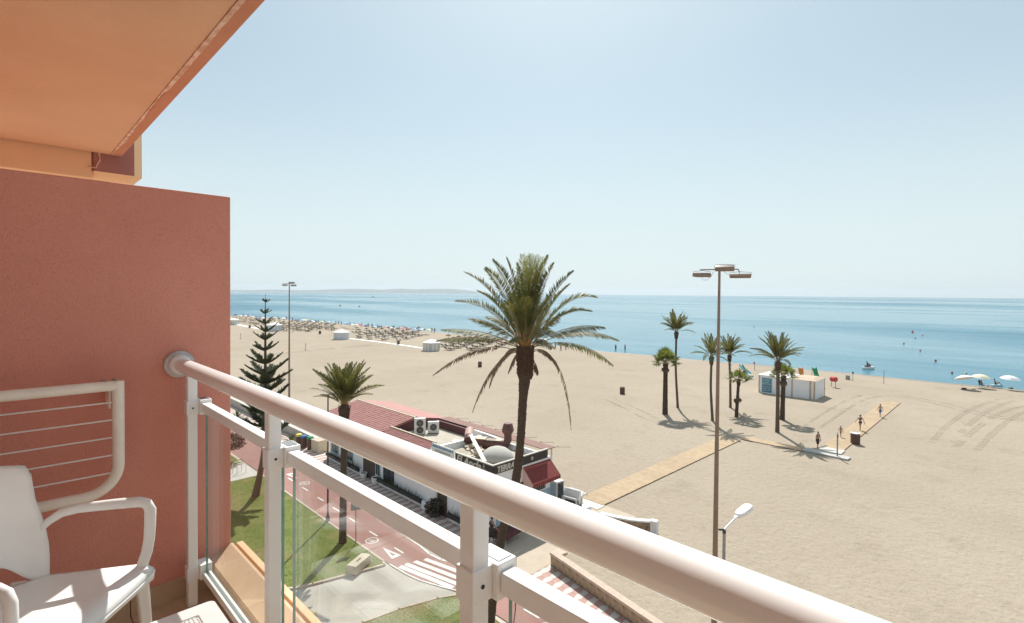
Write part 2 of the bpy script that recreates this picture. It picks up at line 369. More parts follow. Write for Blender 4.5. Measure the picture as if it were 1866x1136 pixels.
def sea_mat():
    m = bpy.data.materials.new('sea_water'); m.use_nodes = True; n = m.node_tree.nodes; L = m.node_tree.links
    b = n['Principled BSDF']; b.inputs['IOR'].default_value = 1.33; b.inputs['Specular IOR Level'].default_value = .5
    tc = n.new('ShaderNodeTexCoord')
    def noise(sc, det=3, stretch=None, rough=.55):
        t = n.new('ShaderNodeTexNoise'); t.inputs['Scale'].default_value = sc; t.inputs['Detail'].default_value = det; t.inputs['Roughness'].default_value = rough
        if stretch:
            mp = n.new('ShaderNodeMapping'); mp.inputs['Rotation'].default_value = (0, 0, stretch[0]); mp.inputs['Scale'].default_value = stretch[1]
            L.new(tc.outputs['Object'], mp.inputs['Vector']); L.new(mp.outputs[0], t.inputs['Vector'])
        else: L.new(tc.outputs['Object'], t.inputs['Vector'])
        return t
    def ramp(src, a, bb, c=0, d=1):
        q = n.new('ShaderNodeMapRange'); q.inputs['From Min'].default_value = a; q.inputs['From Max'].default_value = bb
        q.inputs['To Min'].default_value = c; q.inputs['To Max'].default_value = d
        L.new(src, q.inputs['Value']); return q.outputs['Result']
    # wind slicks: long bands of smoother, paler water lying along the swell
    band = noise(.006, 5, (R(44), (.35, 1, 1)), .6)
    band2 = noise(.0016, 4, (R(50), (.4, 1, 1)), .6)
    add = n.new('ShaderNodeMath'); add.operation = 'ADD'; L.new(band.outputs['Fac'], add.inputs[0]); L.new(band2.outputs['Fac'], add.inputs[1])
    f = ramp(add.outputs[0], .90, 1.10)
    mx = n.new('ShaderNodeMix'); mx.data_type = 'RGBA'; L.new(f, mx.inputs['Factor'])
    mx.inputs['A'].default_value = (.020,.120,.180,1); mx.inputs['B'].default_value = (.085,.235,.305,1)
    fine = ramp(noise(.12, 4, (R(30), (.3, 1, 1))).outputs['Fac'], .4, .66)
    m2 = n.new('ShaderNodeMix'); m2.data_type = 'RGBA'; L.new(fine, m2.inputs['Factor']); L.new(mx.outputs['Result'], m2.inputs['A'])
    m2.inputs['B'].default_value = (.035,.165,.230,1)
    L.new(m2.outputs['Result'], b.inputs['Base Color'])
    L.new(ramp(add.outputs[0], .90, 1.10, .40, .16), b.inputs['Roughness'])
    h = noise(.9, 4, (R(20), (.45, 1, 1)), .6)
    bp = n.new('ShaderNodeBump'); bp.inputs['Distance'].default_value = .22; bp.inputs['Strength'].default_value = .55
    L.new(h.outputs['Fac'], bp.inputs['Height']); L.new(bp.outputs['Normal'], b.inputs['Normal'])
    return m
M['sea'] = sea_mat()

def glass_mat(name, tint):
    m = bpy.data.materials.new(name); m.use_nodes = True; n = m.node_tree.nodes; L = m.node_tree.links
    n.remove(n['Principled BSDF'])
    tr = n.new('ShaderNodeBsdfTransparent'); tr.inputs['Color'].default_value = tint
    gl = n.new('ShaderNodeBsdfGlossy'); gl.inputs['Roughness'].default_value = 0.0
    fr = n.new('ShaderNodeFresnel'); ge = n.new('ShaderNodeNewGeometry')
    io = n.new('ShaderNodeMapRange'); io.inputs['To Min'].default_value = 1.52; io.inputs['To Max'].default_value = 1/1.52
    L.new(ge.outputs['Backfacing'], io.inputs['Value']); L.new(io.outputs['Result'], fr.inputs['IOR'])   # both faces of the pane mirror like glass in air
    mu = n.new('ShaderNodeMath'); mu.operation = 'MULTIPLY'; mu.use_clamp = True; mu.inputs[1].default_value = 1.35
    L.new(fr.outputs[0], mu.inputs[0]); mi = n.new('ShaderNodeMath'); mi.operation = 'MINIMUM'; mi.inputs[1].default_value = .145; L.new(mu.outputs[0], mi.inputs[0])   # coated pane: weak mirror even at a glancing angle
    mx = n.new('ShaderNodeMixShader'); L.new(mi.outputs[0], mx.inputs[0]); L.new(tr.outputs[0], mx.inputs[1]); L.new(gl.outputs[0], mx.inputs[2])
    L.new(mx.outputs[0], n['Material Output'].inputs['Surface'])
    return m
M['glass'] = glass_mat('glass', (.955,.97,.96,1))
M['glass_edge'] = mat('glass_edge', (.16,.30,.25), (.10,.22,.18), sc=20, rough=.15)

# ------------------------------------------------------------------ the setting
SEA_Z = -.25
shore = [(-4200,-2600), (-2200,-900), (-1100,-180), (-600, 45)]
for px, py in ((430,576.5),(515,582),(600,588.5),(700,597),(775,604),(860,611),(985,626),(1100,641),(1200,649.5),(1300,659),(1400,667),(1500,676),(1600,686),(1700,696),(1780,703.5),(1866,712)):
    p = G(px, py, SEA_Z); shore.append((p.x, p.y))
shore += [(40,122), (120,124), (400,130), (1500,150), (4000,160)]
def shore_y(x):
    for (x0, y0), (x1, y1) in zip(shore, shore[1:]):
        if x0 <= x <= x1: return lerp(y0, y1, (x-x0)/(x1-x0))
    return shore[-1][1]
def strip(name, m, offs, kind='structure', xs=None):
    """sheet following the shoreline; offs = [(offset_or_abs, z)]"""
    mb = MB(); b = []
    pts = []
    for (x0, y0), (x1, y1) in zip(shore, shore[1:]):
        k = 3 if abs(x1-x0) < 400 else 1
        for i in range(k): pts.append((lerp(x0,x1,i/k), lerp(y0,y1,i/k)))
    pts.append(shore[-1])
    q = random.Random(3)
    for x, y in pts:
        j = q.uniform(-.5,.5)
        for o, z in offs:
            yy = (min(float(o[1:]), y-60) if isinstance(o, str) else y + o + (j if abs(o) < 4 else 0))
            mb.v.append((x, yy, z))
    k = len(offs)
    for i in range(len(pts)-1):
        for a in range(k-1):
            mb.f.append((i*k+a, (i+1)*k+a, (i+1)*k+a+1, i*k+a+1)); mb.m.append(0)
    return tag(mb.build(name, m, smooth=60), kind=kind)
strip('beach_sand', M['sand'], [('=21.9',0), (-40,0), (-16,.0), (-9,.03), (-4.5,-.02), (0,SEA_Z), (3,-.5), (14,-1.6)])
strip('wet_sand', M['sand_wet'], [(-2.2,-.125), (0,SEA_Z+.012), (2.0,-.41)])
mb = MB(); mb.add([(-16000,-16000,SEA_Z),(14000,-4000,SEA_Z),(14000,15500,SEA_Z),(-16000,15500,SEA_Z)], [(0,1,2,3)])
sea = mb
# the sea starts under the beach and reaches the horizon
sx = [(-16000,-15000)] + shore + [(15000,300)]
mb = MB()
for x, y in sx: mb.v += [(x, y-9, SEA_Z), (x, y+60, SEA_Z), (x*1.0 - 700 if x < 0 else x, y+1400, SEA_Z), (lerp(x,-16000,.55) if x < 0 else x*1.2, 16500, SEA_Z)]
for i in range(len(sx)-1):
    for a in range(3): mb.f.append((i*4+a, (i+1)*4+a, (i+1)*4+a+1, i*4+a+1)); mb.m.append(0)
tag(mb.build('sea', M['sea']), kind='structure')
mb = MB(); mb.add([(-4200,-2700,-.06),(4000,-2700,-.06),(4000,22.2,-.06),(-300,22.2,-.06),(-700,-40,-.06),(-1300,-260,-.06),(-2300,-980,-.06)], [(0,1,2,3,4,5,6)])
tag(mb.build('ground', M['concrete']), kind='structure')
# far coast across the bay
def far_hills():
    mb = MB(); q = random.Random(11); prof = []
    pxs = [(300,528.5),(380,529),(430,529),(470,528.5),(490,528),(520,528.5),(560,529),(590,528.2),(620,527),(650,526.4),(680,527.8),(695,528.5),(715,526.8),(735,526.4),(760,527.6),(780,526.6),(800,526.5),(830,527),(850,529),(870,532),(885,534.2)]
    dist = 13500
    for px, py in pxs:
        p = D(px, py, dist); prof.append(p)
    n = 8; rows = []
    for i in range(len(prof)-1):
        for k in range(n):
            t = k/n; a = prof[i].lerp(prof[i+1], t); a.z += q.uniform(-3,3); rows.append(a)
    rows.append(prof[-1])
    for p in rows:
        d = (p - CAMLOC); d.z = 0; d.normalize()
        h = max(p.z, 2)
        mb.v += [tuple(p - d*900 + Vector((0,0,-p.z-2))), tuple(p - d*500 + Vector((0,0,-p.z + h*.45 + q.uniform(-6,6)))), (p.x,p.y,h), tuple(p + d*1500 + Vector((0,0,-p.z-2)))]
    for i in range(len(rows)-1):
        for a in range(3): mb.f.append((i*4+a,(i+1)*4+a,(i+1)*4+a+1,i*4+a+1)); mb.m.append(0)
    hill = mat('hill', (.06,.075,.07), (.10,.105,.09), sc=.002, rough=1)
    return tag(mb.build('hills', hill, smooth=60), kind='structure')
far_hills()
# ---- promenade side
def sheet(name, poly, z, m, kind='structure', parent=None):
    mb = MB(); mb.add([(x, y, z) for x, y in poly], [tuple(range(len(poly)))])
    o = mb.build(name, m, parent)
    if not parent: tag(o, kind=kind)
    return o
def kerb_line(name, pts, w, z0, z1, m, close=False):
    mb = MB()
    for (x0,y0),(x1,y1) in zip(pts, pts[1:]):
        d = Vector((x1-x0, y1-y0, 0)); ln = d.length; d.normalize()
        mb.box(((x0+x1)/2,(y0+y1)/2,(z0+z1)/2), (ln + w*.4, w, z1-z0), math.atan2(d.y, d.x))
    return mb
# curved edge of the cycle path where it widens into the crossing
up = [(-300,18.15),(-30,18.15),(-25.8,17.95),(-24.6,17.78),(-23.6,17.86),(-22.85,18.2),(-21.6,18.75),(-20,19.15),(40,19.2)]
dn = [(40,16.75),(-20,16.7),(-20.5,16.62),(-21.64,16.16),(-22.62,15.8),(-23.65,15.61),(-24.4,15.56),(-25.2,15.5),(-300,15.45)]
sheet('cycle_path', up[::-1] and [(x,y) for x,y in dn[::-1]] + [(x,y) for x,y in up[::-1]], -.02, M['red_path'])
o = kerb_line('k', up, .11, -.05, -.005, M['kerb']).build('path_edging', M['road_paint']); tag(o, kind='structure')
o = kerb_line('k', [(-300,15.38),(-50.5,15.38)], .14, -.05, .03, M['kerb']).build('path_edging', M['kerb']); tag(o, kind='structure')
o = kerb_line('k', dn[1:8], .09, -.05, -.006, M['road_paint']).build('path_edging', M['road_paint']); tag(o, kind='structure')
def slab(name, poly, z0, z1, m, top=None):
    mb = MB(); mb.prism(poly, z0, z1, 0, 1 if top else None)
    o = mb.build(name, [m, top] if top else m); return tag(o, kind='structure')
# lawns with kerbs
lawn1 = [(-44.9,8.0),(-27.9,8.9),(-27.2,9.7),(-26.45,10.7),(-26.2,11.5),(-25.75,13.25),(-25.3,15.2),(-25.7,15.36),(-44.9,15.36)]
slab('lawn', lawn1, -.1, .05, M['kerb'], M['grass'])
o = kerb_line('k', lawn1 + lawn1[:1], .13, -.08, .075, M['kerb']).build('lawn_kerb', M['kerb']); tag(o, kind='structure')
lawn2 = [(-22.2,8.2),(-4,8.6),(6,9),(6,16.2),(-19.2,16.4),(-20.1,16.45),(-20.65,15.43),(-21.22,13.55),(-21.51,11.8)]
slab('lawn', lawn2, -.1, .05, M['kerb'], M['grass'])
o = kerb_line('k', lawn2 + lawn2[:1], .13, -.08, .075, M['kerb']).build('lawn_kerb', M['kerb']); tag(o, kind='structure')
lawn3 = [(-90,8),(-50.2,8),(-49.9,14.6),(-50.3,15.3),(-90,15.3)]
lawn3 = [(-90,8),(-49.6,8),(-48.6,13.6),(-49.2,15.2),(-90,15.2)]
slab('lawn', lawn3, -.1, .05, M['kerb'], M['grass'])
o = kerb_line('k', lawn3 + lawn3[:1], .13, -.08, .075, M['kerb']).build('lawn_kerb', M['kerb']); tag(o, kind='structure')
sheet('plaza', [(-26.6,4),(-21.3,4),(-21.3,11.8),(-21.1,13.5),(-20.5,15.5),(-20.1,16.4),(-20.45,16.5),(-21.64,16.05),(-22.62,15.7),(-23.65,15.5),(-25.2,15.4),(-25.7,13.2),(-26.1,11.4),(-27.2,9.5)], -.03, M['concrete'])
sheet('side_path', [(-49.4,4),(-45.0,4),(-45.0,15.4),(-49.0,15.4)], -.034, M['pale_concrete'])
# grass tufts standing proud of the lawns
def tufts():
    mb = MB(); q = random.Random(5)
    def inside(p, poly):
        c = False; n = len(poly)
        for i in range(n):
            (x0,y0),(x1,y1) = poly[i], poly[i-1]
            if (y0 > p[1]) != (y1 > p[1]) and p[0] < (x1-x0)*(p[1]-y0)/(y1-y0)+x0: c = not c
        return c
    for poly, n, bb in ((lawn1, 15000, (-45,-25,8,15.4)), (lawn2, 9000, (-22,-12,9,16.5)), (lawn3, 2500, (-56,-48.5,9,15.3))):
        for _ in range(n):
            p = (q.uniform(bb[0],bb[1]), q.uniform(bb[2],bb[3]))
            if not inside(p, poly): continue
            a = q.uniform(0,6.28); w = q.uniform(.012,.03); h = q.uniform(.012,.05); lx, ly = q.uniform(-.05,.05), q.uniform(-.05,.05)
            mb.add([(p[0]-w*math.cos(a),p[1]-w*math.sin(a),.048),(p[0]+w*math.cos(a),p[1]+w*math.sin(a),.048),(p[0]+lx,p[1]+ly,.05+h)], [(0,1,2)], 0)
    return tag(mb.build('grass', M['grass_blade']), 'short green grass tufts over the lawns', 'grass', kind='stuff')
tufts()
# painted marks on the cycle path
def paint(name, label, mb, cat='road marking', group=None):
    return tag(mb.build(name, M['road_paint']), label, cat, group)
ZP = -.012
def poly_sheet(mb, pts, z=ZP): mb.add([(x,y,z) for x,y in pts], [tuple(range(len(pts)))])
xs = [-44.9,-42.3,-39.45,-36.75,-34.25,-31.85,-29.15,-26.2]
nm = ['farthest','second farthest','third farthest','fourth farthest','fourth nearest','third nearest','second nearest','nearest']
for i, x in enumerate(xs):
    mb = MB(); poly_sheet(mb, [(x-.48,16.66),(x+.48,16.68),(x+.48,16.79),(x-.48,16.77)])
    paint('lane_dash', 'white dash on the red cycle path, %s of the row before the crossing' % nm[i], mb, group='centre dashes of the cycle path')
for x, w in ((-19.4,'just past the crossing'),(-16.6,'farther past the crossing by the tall palm')):
    mb = MB(); poly_sheet(mb, [(x-.5,17.9),(x+.5,17.92),(x+.5,18.02),(x-.5,18.0)]); paint('lane_dash', 'white dash on the red cycle path %s' % w, mb, group='centre dashes of the cycle path')
def hollow_tri(cx, cy, L_, w, flip):
    s = -1 if flip else 1; mb = MB()
    A = (cx - s*L_/2, cy); B = (cx + s*L_/2, cy - w/2); C_ = (cx + s*L_/2, cy + w/2)
    k = .38; gx = (A[0]+B[0]+C_[0])/3 + s*L_*.06; gy = cy
    a, b_, c_ = [((p[0]-gx)*k+gx, (p[1]-gy)*k+gy) for p in (A,B,C_)]
    for q in ((A,B,b_,a),(B,C_,c_,b_),(C_,A,a,c_)): poly_sheet(mb, q)
    return mb
paint('yield_triangle', 'hollow white triangle on the red cycle path next to the zebra crossing', hollow_tri(-26.4,16.2,1.55,.62,False), group='triangles of the cycle path')
paint('yield_triangle', 'hollow white triangle on the red cycle path at its far end by the pine', hollow_tri(-42.95,17.2,1.6,.6,True), group='triangles of the cycle path')
paint('yield_triangle', 'white triangle on the red cycle path past the crossing beside the tall palm', hollow_tri(-17.6,18.35,1.55,.62,False), group='triangles of the cycle path')
def bike_mark(cx, cy, r=.40):
    mb = MB()
    def ring(x, y, ro, ri, n=22, z=ZP):
        for k in range(n):
            a, b_ = 2*math.pi*k/n, 2*math.pi*(k+1)/n
            poly_sheet(mb, [(x+ro*math.cos(a),y+ro*math.sin(a)),(x+ro*math.cos(b_),y+ro*math.sin(b_)),(x+ri*math.cos(b_),y+ri*math.sin(b_)),(x+ri*math.cos(a),y+ri*math.sin(a))], z)
    def bar(x0,y0,x1,y1,w=.035,z=ZP+.002):
        d = Vector((x1-x0,y1-y0,0)).normalized(); nx, ny = -d.y*w/2, d.x*w/2
        poly_sheet(mb, [(x0-nx,y0-ny),(x1-nx,y1-ny),(x1+nx,y1+ny),(x0+nx,y0+ny)], z)
    ring(cx, cy, r, r*.83)
    for sx in (-1,1): ring(cx+sx*r*.36, cy-r*.18, r*.24, r*.15, 14, ZP+.001)
    bar(cx-r*.36,cy-r*.18,cx-r*.12,cy+r*.22); bar(cx-r*.12,cy+r*.22,cx+r*.24,cy+r*.2); bar(cx+r*.36,cy-r*.18,cx+r*.2,cy+r*.38); bar(cx,cy-r*.18,cx+r*.24,cy+r*.2); bar(cx-r*.36,cy-r*.18,cx,cy-r*.18)
    return mb
paint('bicycle_mark', 'white ringed bicycle symbol on the red cycle path next to the crossing', bike_mark(-28.4,16.2), group='bicycle symbols of the cycle path')
paint('bicycle_mark', 'white ringed bicycle symbol on the red cycle path far off by the pine', bike_mark(-40.7,17.2), group='bicycle symbols of the cycle path')
paint('bicycle_mark', 'white ringed bicycle symbol on the cycle path below the nearest railing panel', bike_mark(-15.3,17.6,.5), group='bicycle symbols of the cycle path')
zb = [((-24.30,17.25),(-21.0,18.0)),((-24.5,16.68),(-20.9,17.5)),((-24.62,16.16),(-20.9,17.02)),((-24.62,15.78),(-20.9,16.62))]
for i, (a, b_) in enumerate(zb):
    mb = MB(); d = Vector((b_[0]-a[0],b_[1]-a[1],0)).normalized(); nx, ny = -d.y*.15, d.x*.15
    poly_sheet(mb, [(a[0]-nx,a[1]-ny),(b_[0]-nx,b_[1]-ny),(b_[0]+nx,b_[1]+ny),(a[0]+nx,a[1]+ny)])
    paint('zebra_stripe', ['white zebra stripe nearest the restaurant','white zebra stripe second from the restaurant','white zebra stripe third from the restaurant','white zebra stripe nearest the plaza'][i] + ' on the cycle path', mb, group='zebra stripes of the crossing')
# ---- promenade paving: rows of wavy tiles in alternating colours
prom = slab('promenade', [(-300,18.2),(-23.0,18.2),(-23.0,21.95),(-300,21.95)], -.1, .0, M['beige_floor'])
prom2 = slab('promenade', [(-18.9,19.3),(40,19.3),(40,21.6),(-18.9,21.95)], -.1, -.012, M['beige_floor'])
sheet('beach_entrance', [(-23.0,18.75),(-22.4,18.55),(-21.4,18.9),(-18.9,19.25),(-18.9,31.0),(-23.0,31.0)], .006, M['beige_floor'])
def hex_tile(w, l):
    k = l * .22; pts = []
    for t in range(5): pts.append((w/2 + (w*.10)*math.cos(t/4*math.pi*2+math.pi), -l/2 + l*t/4))
    for t in range(5): pts.append((-w/2 - (w*.10)*math.cos(t/4*math.pi*2+math.pi), l/2 - l*t/4))
    return pts
TW, TL = .355, .60
def tile_mesh(m, nm):
    mb = MB(); mb.prism(hex_tile(TW*.97, TL*.975), -.03, .012); return mb.mesh(nm, m)
tm = [tile_mesh(M['tile_white'], 'tile_white'), tile_mesh(M['tile_pink'], 'tile_pink')]
cnt = 0
for ix in range(19):
    for iy in range(6):
        x = -18.68 + ix*TW; y = 19.52 + iy*TL + (TL/2 if ix % 2 else 0)
        if y - TL/2 > 21.85 - .195*(x+18.8): continue
        t = inst('tile', tm[ix % 2], prom2, (x, y, 0.0), (rnd.uniform(-.004,.004), rnd.uniform(-.004,.004), 0)); cnt += 1
mb = MB(); hp = hex_tile(TW*.97, TL*.975)
for ix in range(150):
    x = -23.25 - ix*TW
    for iy in range(6):
        y = 18.52 + iy*TL + (TL/2 if ix % 2 else 0)
        if y > 21.8: continue
        z = .012 + rnd.uniform(-.002,.002)
        n = len(hp); mb.add([(px+x, py+y, z) for px, py in hp] + [(px+x, py+y, -.01) for px, py in hp], [tuple(range(n))] + [(i, i+n, (i+1)%n+n, (i+1)%n) for i in range(n)], ix % 2)
for ix in range(60):
    x = -18.68 + (19+ix)*TW
    for iy in range(4):
        y = 19.52 + iy*TL + (TL/2 if (19+ix) % 2 else 0)
        if y > 20.2 - .02*ix: continue
        n = len(hp); mb.add([(px+x, py+y, .012) for px, py in hp], [tuple(range(n))], (19+ix) % 2)
tag(mb.build('tiles', [M['tile_white'], M['tile_pink']], prom), kind='stuff')
# tyre tracks churned into the sand on the right
def track(pts, w=.36, amp=.032, seed=1):
    q = random.Random(seed); P = [G(*p) for p in pts]; fine = []
    for i in range(len(P)-1):
        p0 = P[max(i-1,0)]; p1 = P[i]; p2 = P[i+1]; p3 = P[min(i+2,len(P)-1)]
        n = max(2, int((p2-p1).length/.28))
        for k in range(n):
            t = k/n
            fine.append(.5*((2*p1)+(-p0+p2)*t+(2*p0-5*p1+4*p2-p3)*t*t+(-p0+3*p1-3*p2+p3)*t**3))
    mb = MB()
    for off in (-.8, .8):
        b = len(mb.v); gap = 1
        for i, p in enumerate(fine):
            t = (fine[min(i+1,len(fine)-1)] - fine[max(i-1,0)]).normalized(); s = Vector((-t.y, t.x, 0))
            fade = min(1, i/12, (len(fine)-1-i)/12)
            if q.random() < .16: gap = q.choice([0, .5, .8, 1, 1])
            for j, o in enumerate((-w, -w*.55, -w*.2, w*.2, w*.55, w)):
                z = (.004, amp*1.0, -.002, .006, amp*.9, .004)[j] * fade * q.uniform(.1,1.2) * gap + .006 - (.03 if gap < .1 else 0)
                if j in (0,5): z = -.004
                mb.v.append(tuple(Vector((p.x,p.y,0)) + s*(off + o + q.uniform(-.1,.1)) + Vector((0,0,z))))
        for i in range(len(fine)-1):
            for j in range(5):
                mb.f.append((b+i*6+j, b+i*6+j+1, b+(i+1)*6+j+1, b+(i+1)*6+j)); mb.m.append(0)
    return tag(mb.build('tyre_tracks', M['sand_churn']), kind='structure')
track([(1715,810),(1745,775),(1790,745),(1840,728),(1900,722)], seed=1)
track([(1760,818),(1800,780),(1845,752),(1900,738)], seed=2)
track([(1480,778),(1530,745),(1570,725),(1620,720),(1700,733),(1800,757),(1900,770)], .22, .03, 3)
track([(1100,722),(1150,745),(1190,765)], .15, .03, 5)
track([(470,648),(560,640),(640,632),(705,628)], .2, .05, 6)
# ------------------------------------------------------------------ the building the balcony belongs to
FL = EYE - 1.4                 # balcony floor
WX = -2.72                     # face of the partition wall
bld = thing('apartment_building', 'terracotta stucco apartment building with balcony partition, ceiling and sill at left', 'building', (0,0,0))
mb = MB(); mb.bx(-2.86, WX, -1.7, .79, FL-.02, EYE+.452)
mb.build('partition_wall', M['stucco_red'], bld, bevel=.006)
# ceiling slab of the balcony above, with drip band along its edge
CZ = EYE + 1.15
mb = MB(); mb.bx(-5.535, 5.5, -1.7, .672, CZ, CZ+.22)
mb.build('ceiling', M['stucco_orange'], bld)
mb = MB(); mb.bx(-5.535, 5.5, .684, .752, CZ-.004, CZ+.24)
mb.build('ceiling_edge', M['stucco_edge'], bld, bevel=.008)
q = random.Random(4); mb = MB(); x = -5.5; wv = .008
while x < 5.4:      # rough bead of old filler along the drip joint
    wv = min(.016, max(.001, wv + q.uniform(-.004,.004)))
    mb.v += [(x,.6738,CZ-.0062), (x,.679+wv,CZ-.0072), (x,.679+wv,CZ+.01), (x,.6738,CZ+.01)]
    k = len(mb.v)
    if k > 4:
        for a in range(4): mb.f.append((k-8+a, k-8+(a+1)%4, k-4+(a+1)%4, k-4+a)); mb.m.append(0)
    x += q.uniform(.012,.05)
mb.build('joint_residue', M['residue'], bld)['kind']='stuff'
mb = MB(); mb.bx(-5.535, 5.5, .6725, .6835, CZ+.012, CZ+.2); mb.build('drip_groove', M['stucco_edge'], bld)
mb = MB(); mb.bx(-5.9, -5.56, -1.7, .553, CZ-.214, CZ+.22); mb.build('beam', M['stucco_peach'], bld, bevel=.006)
mb = MB()
pb = [(-6.1,.556),(-5.57,.556),(-5.545,.57),(-5.545,.842),(-5.60,.905),(-6.1,.905)]
n = len(pb); z0 = CZ-.165
low = [(-6.1,.556),(-5.64,.556),(-5.62,.575),(-5.62,.80),(-5.66,.84),(-6.1,.84)]
vs = [(x,y,z0-.03) for x,y in low] + [(x,y,z0+.012) for x,y in pb] + [(x,y,CZ+1.2) for x,y in pb]
fs = [tuple(reversed(range(n)))] + [(i,(i+1)%n,(i+1)%n+n,i+n) for i in range(n)] + [(i+n,(i+1)%n+n,(i+1)%n+2*n,i+2*n) for i in range(n)] + [tuple(2*n+i for i in range(n))]
mb.add(vs, fs)
# outer faces are a paler plaster
mb.m = [1 if i in (0,1,2,3,4,5,6) or i in (n+1+3, n+1+4) else 0 for i in range(len(mb.f))]
mb.build('pier', [M['stucco_mauve'], M['stucco_peach']], bld)
mb = MB(); mb.tube([(-5.54,.60,CZ+.0),(-5.54,.605,CZ-.06),(-5.54,.585,CZ-.10),(-5.54,.58,CZ-.125),(-5.54,.52,CZ-.13)], .006, 6)
mb.build('sealant_line', M['residue'], bld)
mb = MB(); mb.bx(-6.1, 5.7, -1.95, -1.7, FL-.3, CZ+.5); mb.build('rear_wall', M['white_wall'], bld)
mb = MB(); mb.bx(5.5, 5.7, -1.7, .79, FL, EYE+.452); mb.build('side_wall', M['stucco_red'], bld)
mb = MB(); mb.bx(-6.1, 5.5, -1.7, .70, FL-.26, FL-.012); mb.build('floor_slab', M['facade'], bld)
# floor tiles
fm = MB(); fm.bx(-.148,.148,-.148,.148,-.012,.0); fme = fm.mesh('floor_tile', M['floor_tile'])
for ix in range(27):
    for iy in range(8):
        inst('floor_tile', fme, bld, (-2.565+ix*.3, .54-iy*.3, FL))
sk = MB(); sk.bx(0,.012,-.148,.148,0,.085); sk.bx(.0,.016,-.148,.148,.078,.088); skm = sk.mesh('skirting_tile', M['floor_tile'])
for iy in range(8): inst('skirting_tile', skm, bld, (WX, .54-iy*.3, FL))
# curb with stone sill outside the railing
mb = MB(); ys = [(.692,-.1),(.692,.118),(.698,.130),(.786,.176),(.797,.176),(.797,-.1)]
n = len(ys); mb.add([(WX+.002,y,FL+z) for y,z in ys] + [(5.5,y,FL+z) for y,z in ys], [(i,i+n,(i+1)%n+n,(i+1)%n) for i in range(n)] + [tuple(range(n)), tuple(reversed(range(n,2*n)))])
mb.build('sill', M['sill_stone'], bld)
mb = MB(); mb.bx(-6.1, 5.5, .7025, .79, FL-.5, FL-.105); mb.build('facade_band', M['stucco_orange'], bld)
mb = MB(); mb.bx(WX, 5.5, .812, .842, FL-.3, FL+.172); mb.build('outer_lip', M['stucco_peach'], bld, bevel=.004)
mb = MB(); mb.bx(-9, 8, -9, -.6, -.1, FL-.27); mb.build('facade', M['facade'], bld)

# ------------------------------------------------------------------ railing
rail = thing('balcony_railing', 'white balcony railing with round handrail, square posts and glass panels', 'railing', (0, .6, FL))
RY = .6
HZ = EYE - .332; HY = .574; HR = .0315
mb = MB(); mb.cyl((WX+.05, HY-RY, HZ-FL), (5.4, HY-RY, HZ-FL), HR, n=40)
mb.build('handrail', M['white_rail'], rail, smooth=50)
mb = MB()
def xl(mb, prof, x0, y, z, n=36):
    b = len(mb.v)
    for x, r in prof:
        for k in range(n):
            a = 2*math.pi*k/n; mb.v.append((x0+x, y+r*math.cos(a), z+r*math.sin(a)))
    for i in range(len(prof)-1):
        for k in range(n):
            k2=(k+1)%n; mb.f.append((b+i*n+k,b+i*n+k2,b+(i+1)*n+k2,b+(i+1)*n+k)); mb.m.append(0)
    mb.f.append(tuple(b+k for k in range(n))); mb.m.append(0); mb.f.append(tuple(b+(len(prof)-1)*n+k for k in range(n))); mb.m.append(0)
xl(mb, [(0,.058),(.006,.060),(.012,.060),(.016,.056),(.017,.045)], WX+.001, HY-RY, HZ-FL)
fl = mb.build('flange', M['galvanised'], rail, smooth=40)
mb = MB(); xl(mb, [(.016,.043),(.02,.0445),(.042,.0445),(.052,.040),(.058,.0316)], WX+.001, HY-RY, HZ-FL)
mb.build('collar', M['white_metal'], rail, smooth=40)
PX = [-2.615, -1.655, -.695, .265, 1.225, 2.185, 3.145, 4.105, 5.065]
pm = MB(); pm.bx(-.019,.019,-.019,.019,.0,HZ-FL-.026)
pmesh = pm.mesh('post', M['white_metal'])
RZ = EYE-.497-FL               # top of the second rail
bm_ = MB(); bm_.bx(-.0235,.0235,-.0235,.0235,-.05,.012)
bm_.bx(-.036,.036,.0235,.072,-.052,.014)
bmesh_ = bm_.mesh('bracket', M['white_metal'])
rm = MB(); rm.bx(-.028,.028,.034,.066,.0142,.0156); rec = rm.mesh('recess', M['steel'])
sm = MB()
for sx in (-1,1):
    sm.tube([(sx*.0235,0,-.02),(sx*.0248,0,-.02)], .0042, 8)
sm.tube([(0.036,.052,-.02),(.0373,.052,-.02)], .005, 8)
scm = sm.mesh('screw', M['black'])
bv = lambda o, w: (lambda q: (setattr(q,'width',w), setattr(q,'segments',2), setattr(q,'limit_method','ANGLE')))(o.modifiers.new('bevel','BEVEL'))
for i, x in enumerate(PX):
    p = inst('post', pmesh, rail, (x, 0, 0)); bv(p, .003)
    for z in (RZ, .165):
        b_ = inst('bracket', bmesh_, p, (0,0,z)); bv(b_, .0025)
        if z == RZ:
            inst('recess', rec, p, (0,0,z)); inst('screw', scm, p, (0,0,z))
for i, (xa, xb) in enumerate(zip(PX, PX[1:])):
    mb = MB(); mb.bx(xa+.037, xb-.037, .030, .064, RZ-.040, RZ); mb.build('upper_rail', M['white_metal'], rail, bevel=.003)
    mb = MB(); mb.bx(xa+.037, xb-.037, .032, .042, .118, .148); mb.bx(xa+.037, xb-.037, .054, .064, .118, .148); mb.bx(xa+.037, xb-.037, .0421, .0539, .118, .126)
    mb.build('lower_rail', M['white_metal'], rail, bevel=.0015)
    mb = MB(); mb.bx(xa+.045, xb-.045, .0435, .0525, .1265, RZ-.0402)
    mb.m = [1,1,0,1,0,1]
    mb.build('glass_pane', [M['glass'], M['glass_edge']], rail)

